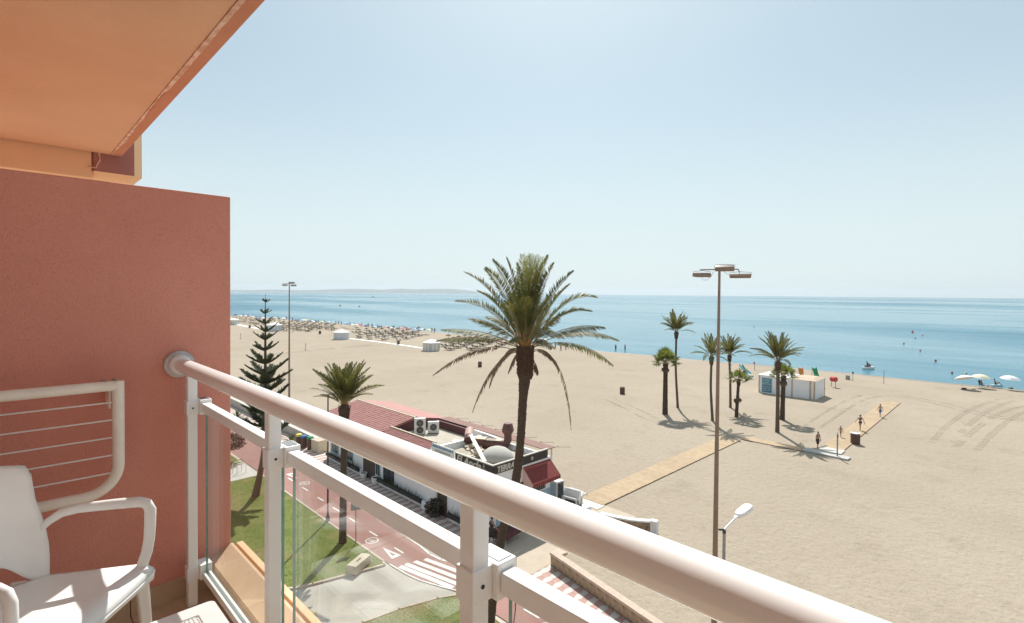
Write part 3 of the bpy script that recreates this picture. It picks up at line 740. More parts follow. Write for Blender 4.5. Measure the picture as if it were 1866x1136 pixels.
# ------------------------------------------------------------------ clothes dryer folded on the wall
dry = thing('clothes_dryer', 'cream tubular clothes dryer with five wires fixed to the red wall', 'clothes dryer', (WX, 0, EYE-.8))
tx = .12; z0, z1 = -.015, .415; ye, yl = .338, -1.0; r = .0205
mb = MB(); mb.tube([(tx,yl,z1),(tx,ye-.0,z1)], r, 14); mb.build('top_tube', M['cream_metal'], dry, smooth=50)
arc = [(tx, ye-.11+.11*math.cos(a), z0+.11+.11*math.sin(a)) for a in [-math.pi/2*k/8 for k in range(9)]]
mb = MB(); mb.tube([(tx,ye,z1+.018)] + [(tx,ye,z1-.1)] + arc + [(tx,yl,z0)], r, 14); mb.build('side_tube', M['cream_metal'], dry, smooth=50)
wm = MB(); wm.cyl((0,yl,0),(0,ye-.008,0),.003,n=6); wme = wm.mesh('wire', M['white_plastic'])
for k in range(5): inst('wire', wme, dry, (tx, 0, z1-.067-.071*k))
mb = MB(); mb.bx(0,.10,ye-.028,ye-.022,z1-.095,z1-.015); mb.bx(0,.12,ye-.028,ye-.022,z1-.02,z1+.0); mb.build('wall_bracket', M['cream_metal'], dry)
mb = MB()
for y in (ye-.045, ye-.01): mb.tube([(tx-.01,y-.01,z1+.012),(tx,y-.004,z1+.028),(tx+.006,y+.004,z1+.02)], .003, 6)
mb.build('hook', M['steel'], dry)

# ------------------------------------------------------------------ white resin armchair
ch = thing('armchair', 'white plastic armchair beside the red wall', 'chair', (-2.085,.0325,FL), -math.atan2(.65,.76))
def seat_pt(u, v):
    a = (u-.5)*2; yr = -.205 + .115*abs(a)**2.2
    y = lerp(yr, .225, v); hw = lerp(.222, .262, v); x = a*hw
    z = .442 - .022*math.sin(math.pi*u)*math.sin(math.pi*min(1,v*1.05)) + .012*(v-.5)
    if v > .86: z -= ((v-.86)/.14)**2*.035*(1-.5*abs(a)**6)
    return (x, y, z)
mb = MB(); mb.grid(seat_pt, 30, 24)
mb.grid(lambda u,v: ((u-.5)*2*.262, .226 - .006*v, lerp(.413+.0175*abs(2*u-1)**6, .395, v)), 30, 3)
mb.build('seat', M['white_plastic'], ch, smooth=60, solid=.011)
def back_pt(u, v):
    a = (u-.5)*2; k = min(1, max(0, (abs(a)-.58)/.34)); k = k*k*(3-2*k)
    zb = lerp(.512, .436, k); z = lerp(zb, .838, v)
    t = (z-.436)/.40
    hw = lerp(.226, .185, t) + .020*math.sin(math.pi*min(1,t*1.5))
    yc = lerp(-.205, -.275, t**1.2); ye_ = lerp(-.088, -.118, t)
    y = yc + (ye_-yc)*abs(a)**2.2
    if v > .9: y -= .012*((v-.9)/.1)**2; z -= .014*abs(a)**6
    return (a*hw, y, z)
mb = MB(); mb.grid(back_pt, 40, 28); mb.build('backrest', M['white_plastic'], ch, smooth=70, solid=.013)
for sx in (-1,1):
    pts = [(sx*.221,-.118,.592),(sx*.224,-.088,.622),(sx*.227,-.05,.648),(sx*.235,.0,.660),(sx*.255,.10,.663),(sx*.268,.175,.664),(sx*.272,.198,.656),(sx*.274,.208,.635),(sx*.272,.208,.58),(sx*.270,.206,.53),(sx*.264,.202,.49),(sx*.252,.196,.455),(sx*.247,.19,.44)]
    mb = MB(); mb.tube(pts, [.010,.0125,.0145,.016,.0175,.018,.018,.018,.0175,.017,.017,.017,.014], 18, sy=.78); mb.build('armrest', M['white_plastic'], ch, smooth=60)
    mb = MB(); mb.tube([(sx*.236,.192,.446),(sx*.243,.200,.36),(sx*.252,.212,.16),(sx*.258,.222,0)], [.034,.027,.022,.019], 4, sy=.95, ref=(1,1,0)); mb.build('leg', M['white_plastic'], ch, bevel=.006)
    mb = MB(); mb.tube([(sx*.205,-.165,.418),(sx*.215,-.205,.33),(sx*.225,-.25,.16),(sx*.235,-.285,0)], [.032,.026,.021,.019], 4, ref=(1,1,0)); mb.build('leg', M['white_plastic'], ch, bevel=.006)

# ------------------------------------------------------------------ low table with a perforated top
TX, TY, TZ, TS = -1.853, .486, FL+.40, .60
tb = thing('table', 'low white table with a perforated top next to the railing', 'table', (TX, TY-TS, FL))
h = .40; rb = .058
mb = MB(); 
def rr(x0,x1,y0,y1,r,n=5):
    pts=[]
    for cx,cy,a0 in ((x1-r,y0+r,-90),(x1-r,y1-r,0),(x0+r,y1-r,90),(x0+r,y0+r,180)):
        for k in range(n+1):
            a=R(a0+90*k/n); pts.append((cx+r*math.cos(a),cy+r*math.sin(a)))
    return pts
o_ = rr(0,TS,0,TS,.018); i_ = rr(rb,TS-rb,rb,TS-rb,.006); n = len(o_)
vs = [(x,y,h) for x,y in o_]+[(x,y,h) for x,y in i_]+[(x,y,h-.028) for x,y in o_]+[(x,y,h-.028) for x,y in i_]
fs=[]
for k in range(n):
    k2=(k+1)%n; fs += [(k,k2,n+k2,n+k),(2*n+k2,2*n+k,3*n+k,3*n+k2),(k2,k,2*n+k,2*n+k2),(n+k,n+k2,3*n+k2,3*n+k)]
mb.add(vs,fs); mb.build('rim', M['white_plastic'], tb, bevel=.003)
mb = MB(); cell=.0105; N=int((TS-2*rb)/cell); c0=rb+((TS-2*rb)-N*cell)/2; hr=cell*.33
for i in range(N):
    for j in range(N):
        cx=c0+(i+.5)*cell; cy=c0+(j+.5)*cell; e=cell/2
        b=len(mb.v)
        mb.v += [(cx-e,cy-e,h-.004),(cx+e,cy-e,h-.004),(cx+e,cy+e,h-.004),(cx-e,cy+e,h-.004),(cx,cy-hr,h-.004),(cx+hr,cy,h-.004),(cx,cy+hr,h-.004),(cx-hr,cy,h-.004)]
        for f in ((0,1,4),(1,5,4),(1,2,5),(2,6,5),(2,3,6),(3,7,6),(3,0,7),(0,4,7)): mb.f.append(tuple(b+q for q in f)); mb.m.append(0)
mb.bx(c0-.004,rb+.001,rb,TS-rb,h-.006,h-.0035) if False else None
mb.build('perforated_panel', M['white_plastic'], tb)
for x,y in ((.045,.045),(TS-.045,.045),(.045,TS-.045),(TS-.045,TS-.045)):
    mb = MB(); mb.tube([(x,y,h-.028),(x+(.012 if x>.3 else -.012),y+(.012 if y>.3 else -.012),0)], [.026,.02], 12); mb.build('leg', M['white_plastic'], tb, smooth=40)
# ------------------------------------------------------------------ palms
def frond_mb(mb, P0, P1, P2, nl=46, lmax=.42, w=.03, roll=0, vee=.35, hang=.0, rr=.022, q=rnd, start=.16, m=0, mr=1, ragged=0):
    """one feather leaf along a quadratic curve: midrib plus two rows of leaflets"""
    P0, P1, P2 = Vector(P0), Vector(P1), Vector(P2)
    B = lambda t: P0*(1-t)**2 + P1*2*t*(1-t) + P2*t*t
    T = lambda t: ((P1-P0)*(1-t) + (P2-P1)*t).normalized()
    mb.tube([B(i/7) for i in range(8)], [rr*(1-.82*i/7) for i in range(8)], 4, False, mr)
    h = (P2-P0); h.z = 0
    side0 = Vector((0,0,1)).cross(h).normalized() if h.length > .05 else Vector((1,0,0))
    for i in range(nl):
        t = start + (1-start)*(i+.5)/nl; p = B(t); d = T(t)
        s = (side0 - d*side0.dot(d)).normalized(); n = s.cross(d).normalized()
        if n.z < 0 and not hang: n = -n
        s2 = s*math.cos(roll) + n*math.sin(roll); n2 = n*math.cos(roll) - s*math.sin(roll)
        L_ = lmax*(math.sin(math.pi*(.12+.83*((t-start)/(1-start)))**.85))**.7*q.uniform(.85,1.1)
        for sg in (-1,1):
            if ragged and q.random() < ragged: continue
            fw = q.uniform(.55,.85) if t < .85 else q.uniform(.9,1.5)
            dr = (s2*sg + n2*(vee+q.uniform(-.15,.2)) + d*fw + Vector((0,0,-hang))).normalized()
            tip = p + dr*L_ + Vector((0,0,-.10*L_*q.uniform(.3,1.2)))
            wd = d.cross(dr).cross(dr).normalized()*w*.5
            mid = p.lerp(tip,.42)
            mb.add([p, mid+wd, tip, mid-wd], [(0,1,2,3)], m)
def trunk_mb(pts, rad, n=18, step=.065, amp=.09, q=rnd):
    """ringed, scarred trunk; pts/rad are interpolated along the length"""
    P = [Vector(p) for p in pts]; cum=[0]
    for a,b in zip(P,P[1:]): cum.append(cum[-1]+(b-a).length)
    N = max(6,int(cum[-1]/step)); pp=[]; rr=[]
    for i in range(N+1):
        s = cum[-1]*i/N; k = max(j for j in range(len(cum)) if cum[j] <= s+1e-9); k=min(k,len(P)-2)
        t = (s-cum[k])/(cum[k+1]-cum[k]); p0=P[max(k-1,0)];p3=P[min(k+2,len(P)-1)];p1=P[k];p2=P[k+1]
        pp.append(.5*((2*p1)+(-p0+p2)*t+(2*p0-5*p1+4*p2-p3)*t*t+(-p0+3*p1-3*p2+p3)*t**3)); rr.append(lerp(rad[k],rad[k+1],t))
    mb = MB()
    mb.tube(pp, rr, n, True, 0, fn=lambda i,k: 1+amp*(((i*.5+k*(.5 if i%2 else -.5)*.0+k*5/18.0)%1)-.5)+q.uniform(-.4,.4)*amp)
    return mb
def boots_mb(c, r0, r1, h, n=90, q=rnd, ln=.22):
    """cut leaf bases clothing the head of the trunk"""
    mb = MB(); c = Vector(c)
    for i in range(n):
        t = (i+.5)/n; a = i*2.39996; r = lerp(r0,r1,t)*q.uniform(.88,1.0)
        o = Vector((math.cos(a),math.sin(a),0)); s = Vector((-o.y,o.x,0)); b = c+Vector((0,0,h*t))+o*(r-.03)
        L_ = ln*q.uniform(.6,1.2); w = .055*q.uniform(.8,1.2); up = Vector((0,0,1))
        tip = b + (o*.62+up*.8).normalized()*L_
        mb.add([b-s*w-up*.05, b+s*w-up*.05, b+o*.05-up*.09, tip-s*w*.5, tip+s*w*.5, tip+o*.03], [(0,2,5,3),(2,1,4,5),(1,0,3,4),(3,5,4)])
    return mb
LEAF = [M['palm_leaf'], M['rachis']]
# ---- the tall date palm in front of the restaurant
DP = 21.0
crown = D(957,637,DP); k_ = DP/FOC/3.155
bp = thing('date_palm', 'tall date palm with shaggy crown rising in front of the restaurant', 'palm tree', (0,0,0))
base = Vector((-15.95,14.5,-.02))
tp = [base, D(893,1136,21.25), D(903,1050,21.2), D(914,978,21.15), D(927,925,21.1), D(940,875,21.1), D(948,810,21.05), D(953,730,21), D(956.5,680,21), crown+Vector((0,0,.12))]
trunk_mb(tp, [.25,.19,.178,.178,.178,.18,.165,.175,.255,.23], 20, .06, .16).build('trunk', M['bark'], bp)
boots_mb(crown+Vector((0,0,-1.18)), .25, .31, 1.28, 230, ln=.19).build('leaf_bases', M['boots'], bp)['kind']='stuff'
def PV(x, y, dep=0):   # offset from the crown in the picture's own right / up / away directions, in pixels of the enlarged view
    return crown + R0*((x-565)*k_) + U0*((600-y)*k_) + F0*dep
fr = [ # tip x, y, control x, y, depth of tip, kind
 (545,60,552,300,-.3,'y'),(590,52,575,300,.2,'y'),(632,62,590,300,-.2,'y'),(612,80,580,330,.6,'y'),(668,95,598,300,.2,'y'),(560,95,560,330,.7,'y'),(575,75,566,310,-.6,'y'),(650,78,592,320,-.5,'y'),(602,66,578,340,-.9,'y'),(625,110,585,350,.9,'y'),
 (695,62,612,260,.1,'l'),(722,108,625,300,-.4,'l'),(452,75,535,290,.1,'l'),(510,110,548,320,-.5,'l'),(372,88,505,240,.3,'l'),(335,142,470,260,-.3,'l'),
 (212,160,420,250,.2,'l'),(162,330,400,330,.3,'l'),(255,415,420,430,-.8,'g'),(80,490,330,470,.2,'g'),(45,560,250,500,.6,'g'),(42,745,300,520,-.3,'d'),
 (265,960,360,640,-.1,'d'),(358,830,400,600,.3,'d'),(468,730,505,600,-.2,'d'),(640,750,620,640,.3,'d'),
 (842,150,690,280,.2,'l'),(972,300,780,250,.1,'l'),(930,378,760,340,-.5,'l'),(1028,470,800,430,.4,'g'),(1100,540,870,430,-.1,'g'),(1078,690,880,500,.2,'g'),(835,1062,800,560,.05,'d'),
 (690,300,640,380,-1.6,'l'),(450,330,500,400,-1.7,'l'),(560,300,565,380,-2.0,'l'),(620,430,600,450,-2.3,'g'),(480,520,520,480,-2.2,'g'),(700,560,650,480,-2.0,'g'),
 (650,260,620,360,1.8,'l'),(480,280,510,380,1.9,'l'),(720,380,640,400,2.2,'l'),(420,450,480,430,2.2,'g'),(760,520,660,450,1.9,'g'),(560,380,560,420,2.5,'l'),(800,230,690,330,-1.0,'l'),(300,270,440,330,-1.0,'l'),(770,420,680,400,1.2,'g'),(330,420,450,410,1.3,'g'),(520,180,545,330,1.2,'y'),(640,170,600,320,1.2,'y'),
 (740,680,690,560,-.6,'d'),(425,690,470,560,.7,'d')]
for tx,ty,cx,cy,dep,kd in fr:
    mb = MB(); q = random.Random(int(tx*7+ty))
    p0 = PV(565+(cx-565)*.16, 600+(10 if kd=='d' else -15), dep*.08)
    if kd == 'y': frond_mb(mb,p0,PV(cx,cy,dep*.3),PV(tx,ty,dep),40,.56,.038,q.uniform(-1.4,1.4),q.uniform(.1,.5),0,.03,q,.26); mm=[M['palm_young'],M['rachis']]
    elif kd == 'l': frond_mb(mb,p0,PV(cx,cy,dep*.5),PV(tx,ty,dep),72,.54,.046,q.uniform(-.7,.7),.4,0,.028,q,.22); mm=LEAF
    elif kd == 'g': frond_mb(mb,p0,PV(cx,cy,dep*.5),PV(tx,ty,dep),68,.50,.044,q.uniform(-.5,.5),.45,.1,.026,q,.24); mm=[M['palm_grey'],M['rachis']]
    else: frond_mb(mb,p0,PV(cx,cy,dep*.5),PV(tx,ty,dep),60,.34,.04,q.uniform(-.4,.4),.0,1.2,.024,q,.25,ragged=.12); mm=[M['palm_dead'],M['palm_dead']]
    mb.build('frond', mm, bp)
mb = MB(); q = random.Random(3)
for i in range(26):
    a = q.uniform(0,6.28); b0 = crown+Vector((math.cos(a)*.16,math.sin(a)*.16,-.05)); L_=q.uniform(.7,1.3)
    t_ = b0+Vector((math.cos(a)*.28,math.sin(a)*.28,L_)); s = Vector((-math.sin(a),math.cos(a),0))*.05
    mb.add([b0-s,b0+s,t_+s*.3,t_-s*.3],[(0,1,2,3)])
mb.build('flower_stalk', M['bract'], bp)['kind']='stuff'

# ---- generic feather palms
def feather_set(n, L_, seed, lm=.36, nl=34, w=.034):
    out=[]
    for i in range(n):
        q=random.Random(seed+i); mb=MB(); e=[1.35,1.15,.9,.6,.3][i%5]; dr=[.25,.5,.8,1.0,1.2][i%5]
        c=Vector((math.cos(e),0,math.sin(e)))*L_*.52; e2=e-dr; t=c+Vector((math.cos(e2),0,math.sin(e2)))*L_*.52
        frond_mb(mb,(0.05,0,0),c,t,nl,lm,w,q.uniform(-.5,.5),.4,0,.022,q,.2)
        out.append(mb.mesh('frond', LEAF))
    return out
def feather_palm(name, label, base, top, r, fset, nf, group=None, sc=1, spread=1, boots=True, seed=1, trunkm='bark_pale', tall=(0,)):
    q=random.Random(seed); base=Vector(base); top=Vector(top)
    t = thing(name,label,'palm tree',base,0,group); h=top-base
    mid=h*.5+Vector((q.uniform(-.12,.12),q.uniform(-.12,.12),0))
    trunk_mb([(0,0,-.1),(0,0,.35),tuple(mid),tuple(h-Vector((0,0,.9*sc))),tuple(h-Vector((0,0,.35*sc))),tuple(h+Vector((0,0,.1)))],[r*1.55,r*1.12,r*.95,r*.92,r*1.7,r*1.1],12,.09,.14,q).build('trunk',M[trunkm],t)
    if boots: boots_mb(h-Vector((0,0,.85*sc)),r*1.15,r*1.75,.85*sc,70,q,.14).build('leaf_bases',M['boots'],t)['kind']='stuff'
    for i in range(nf):
        u=i/nf; k=min(4,int(u*5*spread)); o=inst('frond',fset[k+5*(i%2) if len(fset)>5 else k],t,tuple(h),(q.uniform(-.25,.25),q.uniform(-.12,.12),i*2.39996+q.uniform(-.25,.25)),sc*q.uniform(.86,1.1))
    return t
FS1=feather_set(10,2.9,50,.40,52,.058)
# second palm, on the lawn edge by the cycle path
fs2=feather_set(10,2.75,90,.40,62,.05)
p2=D(627.5,748,31.6)
feather_palm('date_palm','smaller date palm with tufted crown on the lawn edge by the cycle path',(-29.3,14.72,0),(p2.x,p2.y,p2.z+.25),.205,fs2,44,None,.98,.52,True,21,'bark')
# palms on the sand: feather palms and short fan palms
GRP='palms standing on the open sand'
def topz(px,py,b):
    dep=(b-CAMLOC).dot(FW); return D(px,py,dep)
for (px,py,tx,ty,lab,r,nf,sd,sp) in (
  (1234.8,743,1232.5,606,'tall slim feather palm on the sand, right behind the short thick fan palm',.155,30,31,.66),
  (1298,767,1296.5,652,'slim feather palm with drooping lower leaves just left of the tall brown mast',.15,24,32,.95),
  (1331,743,1329.5,648,'slim feather palm on the sand immediately right of the tall brown mast',.155,30,33,.68),
  (1416.5,788,1418,660,'tall feather palm in front of the white beach kiosk',.20,34,34,.66)):
    b=G(px,py); tt=topz(tx,ty,b)
    feather_palm('feather_palm',lab,b,tt,r,FS1,nf,GRP,1.0 if px<1400 else 1.14,sp,True,sd)
# fan palms
def fan_mesh(mname, droop, seed, Rr=.66, n=24, ang=2.3, pet=.85):
    q=random.Random(seed); mb=MB()
    mb.tube([(0,0,0),(pet*.5,0,.03),(pet,0,-.02)],[.022,.018,.012],4,False,1)
    for i in range(n):
        a=lerp(-ang,ang,(i+.5)/n); L_=Rr*q.uniform(.85,1.08)*(1-.12*abs(a)/ang)
        d=Vector((math.cos(a),math.sin(a),.18*math.cos(a)))
        w=.042; p=Vector((pet,0,-.02)); s=Vector((-d.y,d.x,.25 if i%2 else -.25)).normalized()*w
        m_=p+d*L_*.55; t=p+d*L_+Vector((0,0,-droop*L_*q.uniform(.6,1.2)))
        mb.add([p,m_+s,t,m_-s],[(0,1,2,3)])
    return mb.mesh('frond',[M[mname],M['rachis'] if mname=='fan_leaf' else M['fan_dead']])
FAN=[fan_mesh('fan_leaf',.25,i) for i in range(3)]; FAND=[fan_mesh('fan_dead',.9,10+i,.55,16,1.2,.6) for i in range(2)]
def fan_palm(label,b,tt,r,nf,nd,sd,sc=1.0,skirt=None):
    q=random.Random(sd); t=thing('fan_palm',label,'palm tree',b,0,GRP); h=Vector(tt)-Vector(b)
    trunk_mb([(0,0,-.1),(0,0,.3),(h.x*.5,h.y*.5,h.z*.5),(h.x,h.y,h.z)],[r*1.35,r*1.15,r,r*.85],12,.07,.22,q).build('trunk',M['bark'],t)
    boots_mb(h-Vector((0,0,.6)),r*.9,r*1.1,.6,40,q,.16).build('leaf_bases',M['boots'],t)['kind']='stuff'
    for i in range(nf):
        el=lerp(1.45,-.15,(i/nf)**.8); inst('frond',FAN[i%3],t,tuple(h),(q.uniform(-.3,.3),-el+q.uniform(-.1,.1),i*2.39996),sc*q.uniform(.85,1.12))
    for i in range(nd):
        hh=tuple(h*1.0) if skirt is None else (h.x*skirt,h.y*skirt,h.z*skirt)
        inst('dead_frond',FAND[i%2],t,hh,(q.uniform(-.3,.3),q.uniform(.9,1.35),i*2.39996),sc*q.uniform(.7,1.0))
for px,py,tx,ty,lab,r,nf,nd,sd,sc,sk in (
  (1212,755,1213,662,'short thick-trunked fan palm at the left end of the palms on the sand',.30,26,5,41,1.42,None),
  (1342,760,1346,694,'shortest fan palm with a skirt of dry leaves, right of the tall brown mast',.19,16,7,42,1.2,.62),
  (1425.5,765,1428,686,'short fan palm half hidden behind the tall palm at the kiosk',.26,18,5,43,1.25,None)):
    b=G(px,py); fan_palm(lab,b,topz(tx,ty,b),r,nf,nd,sd,sc,sk)

# ------------------------------------------------------------------ Norfolk pine on the left lawn
def needle_branch(L_, up, seed, dens=1.0):
    q=random.Random(seed); mb=MB()
    P0=Vector((0,0,0)); P1=Vector((L_*.5,0,L_*.14*up)); P2=Vector((L_,0,L_*.62*up))
    B=lambda t:P0*(1-t)**2+P1*2*t*(1-t)+P2*t*t
    mb.tube([B(i/5) for i in range(6)],[.035*(1-.8*i/5)*min(1,L_/1.2) for i in range(6)],4,False,1)
    n=int(150*dens*max(.45,L_/1.7))
    for i in range(n):
        t=lerp(.10,1.0,(i+.5)/n); p=B(t); d=(B(min(1,t+.05))-B(max(0,t-.05))).normalized()
        sgn=1 if i%2 else -1; a=q.uniform(.4,1.25)
        wl=max(.12,L_*.32*(1-.55*abs(t-.45)/.55)*q.uniform(.6,1.15))
        dr=(d*math.cos(a)+Vector((0,sgn,0))*math.sin(a)+Vector((0,0,q.uniform(.05,.5)))).normalized()
        e=p+dr*wl+Vector((0,0,wl*.22)); s=Vector((-dr.y,dr.x,0)).normalized()*.05; u_=Vector((0,0,.036))
        m_=p.lerp(e,.5)
        mb.add([p,m_+s,m_-s,m_+u_,m_-u_*.6,e],[(0,1,3),(0,3,2),(0,2,4),(0,4,1),(5,3,1),(5,2,3),(5,4,2),(5,1,4)])
    return mb.mesh('branch',[M['pine_leaf'],M['wood_dark']])
pine=thing('norfolk_pine','dark Norfolk pine with tiered upturned branches on the left lawn','pine tree',(-40.5,13.4,0))
dpn=38.48; pz=lambda y:EYE-(y-531.5)/FOC*dpn
def px_at(y): return 483.5 if y<800 else lerp(483.5,465,((y-800)/105)**1.3)
tpts=[]
for y in (905,890,870,840,800,740,680,620,560,536):
    p=D(px_at(y),y,dpn); tpts.append((p.x+40.5,p.y-13.4,max(p.z,-.05) if y<905 else -.1))
tm_=MB(); tm_.tube(tpts,[.30,.26,.215,.19,.17,.145,.115,.08,.035,.012],10); tm_.build('trunk',M['bark_pale'],pine,smooth=60)
br=[needle_branch(1.0*s,1.0,300+i) for i,s in enumerate((.24,.45,.65,.85,1.05,1.25,1.45,1.65,1.85,2.05))]
bl=(.24,.45,.65,.85,1.05,1.25,1.45,1.65,1.85,2.05)
q=random.Random(8)
tiers=[(551,5.5),(572,10.5),(590,15),(605,19),(620,20),(640,22),(664,31),(684,36),(700,40),(716,43),(735,45),(756,46),(778,46),(800,44)]
for ti,(y,hw) in enumerate(tiers):
    L_=hw*dpn/FOC*1.03; k=min(range(10),key=lambda i:abs(bl[i]-L_)); nb=5 if ti<4 else 6
    c=D(px_at(y),y,dpn)
    for j in range(nb):
        s_=L_/bl[k]*q.uniform(.78,1.12)
        inst('branch',br[k],pine,(c.x+40.5,c.y-13.4,c.z+q.uniform(-.05,.05)),(q.uniform(-.12,.12),q.uniform(-.08,.1)-(.0 if ti<7 else -.05),j*2*math.pi/nb+ti*1.1+q.uniform(-.28,.28)),(s_,s_,s_*q.uniform(.85,1.15)))

# ------------------------------------------------------------------ shrubs
def leaf_cloud(mb,c,rx,ry,rz,n,ls,q,shell=.55,flatb=None):
    c=Vector(c)
    for _ in range(n):
        while True:
            v=Vector((q.uniform(-1,1),q.uniform(-1,1),q.uniform(-1,1)))
            if shell<v.length<1.0: break
        p=c+Vector((v.x*rx,v.y*ry,v.z*rz))
        if flatb is not None and p.z<c.z+flatb: p.z=c.z+flatb+q.uniform(0,.1)
        a=Vector((q.uniform(-1,1),q.uniform(-1,1),q.uniform(-.6,1))).normalized(); b=a.cross(Vector((q.uniform(-1,1),q.uniform(-1,1),q.uniform(-1,1)))).normalized()
        L_=ls*q.uniform(.6,1.3); mb.add([p,p+a*L_*.5+b*L_*.28,p+a*L_,p+a*L_*.5-b*L_*.28],[(0,1,2,3)])
q=random.Random(12)
t=thing('round_shrub','dark broad umbrella-shaped shrub on the far left lawn','shrub',(-50.2,14.3,0))
mb=MB(); mb.tube([(0,0,-.1),(.02,0,.7),(.0,.05,1.3)],[.10,.08,.05],8)
for a in range(6): mb.tube([(0,0,.8),(math.cos(a)*.6,math.sin(a)*.6,1.5)],[.045,.015],5)
mb.build('trunk',M['bark'],t)
mb=MB(); leaf_cloud(mb,(0,0,1.75),1.5,1.5,.85,2600,.16,q,.5,-.45); mb.build('crown',M['shrub_dry'],t)
def spiky(label,loc,n,L_,sd,group=None,m='palm_grey'):
    q=random.Random(sd); t=thing('spiky_plant',label,'plant',loc,0,group); mb=MB()
    for i in range(n):
        a=i*2.39996; e=q.uniform(.25,1.4); d=Vector((math.cos(a)*math.cos(e),math.sin(a)*math.cos(e),math.sin(e))); l=L_*q.uniform(.7,1.1); s=Vector((-math.sin(a),math.cos(a),0))*.045
        mb.add([tuple(d*.05-s*.6),tuple(d*l*.5-s),tuple(d*l+Vector((0,0,-.12*l))),tuple(d*l*.5+s),tuple(d*.05+s*.6)],[(0,1,2,3,4)])
    mb.build('leaves',M[m],t)['kind']='stuff'
    return t
GP='plants along the promenade wall'
for i,(px,py,w) in enumerate(((432,760,'against the wall beside the partition'),(447,772,'second along the wall from the partition'),(462,784,'third along the wall, left of the pine trunk'),(505,797,'just right of the pine trunk'),(531,806,'next to the recycling bins'))):
    p=G(px,py,.1); spiky('green spiky plant, '+w,(p.x,min(p.y,21.3),0),46,1.25,60+i,GP,'shrub_leaf')
# ------------------------------------------------------------------ beach restaurant
rx = thing('restaurant', 'single-storey white beach restaurant with red tiled roofs and black sign band', 'building', (0,0,0))
XE, XW, YF, YB = -23.2, -45.4, 21.5, 26.9
def P(name, mb, m, **k): return mb.build(name, m, rx, **k)
mb = MB(); mb.bx(-36.3, XE, YF, YB, -.1, 3.68); mb.bx(XW, -36.3, YF, 28.0, -.1, 3.72); P('wall', mb, M['white_wall'])
# front parapet under the sign and lit white wall cap
mb = MB(); mb.bx(-29.8, XE, YF+.001, YF+.22, 3.68, 4.12); mb.bx(XE-.22, XE-.001, YF+.221, YB, 3.68, 4.10); P('parapet', mb, M['white_wall'])
mb = MB(); mb.bx(-36.25, -29.9, 22.1, YB-.02, 3.68, 3.72); P('roof_deck', mb, M['roof_deck'])
mb = MB(); mb.bx(-29.6, XE-.25, YF+.25, YB-.02, 3.68, 3.80); P('terrace_deck', mb, M['roof_deck'])
# sign band
mb = MB(); mb.bx(-26.78, XE+.05, YF-.07, YF-.01, 4.10, 4.66); P('sign_board', mb, M['sign_black'], bevel=.01)
mb = MB(); mb.bx(XE+.01, XE+.07, YF-.008, 26.55, 4.10, 4.66); sb2 = P('sign_board', mb, M['sign_black'], bevel=.01)
mb = MB(); mb.bx(-26.8, XE+.09, YF-.09, YF+.05, 4.661, 4.72); mb.bx(XE-.05, XE+.09, YF+.051, 26.57, 4.661, 4.72); mb.bx(-26.82,-26.781,YF-.09,YF+.3,4.08,4.66); P('sign_trim', mb, M['sign_trim'])
def text(body, size, shear=0, bold=.0, ext=.012):
    c = bpy.data.curves.new('txt', 'FONT'); c.body = body; c.size = size; c.shear = shear; c.offset = bold; c.extrude = ext; c.resolution_u = 3
    o = bpy.data.objects.new('txt', c); COL.objects.link(o); bpy.context.view_layer.update()
    me = bpy.data.meshes.new_from_object(o.evaluated_get(bpy.context.evaluated_depsgraph_get())); bpy.data.objects.remove(o)
    return me
def text_on(name, body, size, loc, rz, m, parent, shear=0, bold=0, fit=1):
    me = text(body, size, shear, bold); xs_ = [v.co.x for v in me.vertices]; sx = fit/(max(xs_)-min(xs_)); me.materials.clear(); me.materials.append(m); me.name = name
    o = bpy.data.objects.new(name, me); COL.objects.link(o); o.parent = parent; o.location = loc; o.rotation_euler = (math.pi/2, 0, rz); o.scale = (sx,1,1)
    return o
text_on('lettering', 'El Ancla', .66, (-26.68, YF-.085, 4.16), 0, M['sign_trim'], rx, .22, .018, fit=2.45)
text_on('lettering', 'TERRAZA', .50, (XE+.085, 21.75, 4.20), math.pi/2, M['sign_trim'], rx, .22, .024, fit=2.15)
# anchor emblem
mb = MB(); ax, az, ay = -23.95, 4.38, YF-.085
mb.tube([(ax,ay,az+.13),(ax-.03,ay,az-.17)],.022,6)
mb.tube([(ax-.08,ay,az+.08),(ax+.09,ay,az+.095)],.018,6)
mb.tube([(ax-.17+.0,ay,az-.05)]+[(ax-.02+.15*math.cos(a),ay,az-.03+.15*math.sin(a)) for a in [math.pi+math.pi*k/8 for k in range(9)]],.022,6)
for k in range(10):
    a,b_=2*math.pi*k/10,2*math.pi*(k+1)/10; mb.tube([(ax+.045*math.cos(a),ay,az+.175+.045*math.sin(a)),(ax+.045*math.cos(b_),ay,az+.175+.045*math.sin(b_))],.013,5,False)
P('anchor_emblem', mb, M['sign_trim'])
mb = MB()
for k in range(5):
    a=2*math.pi*k/5+.3; mb.lathe([(.0,0),(.075,.004),(.0,.008)] ,(0,0,0),8) if False else None
    mb.tube([(XE+.085,24.95,4.40),(XE+.085,24.95+.12*math.sin(a),4.40+.12*math.cos(a))],[.025,.04],6)
P('flower_emblem', mb, M['sign_trim'])
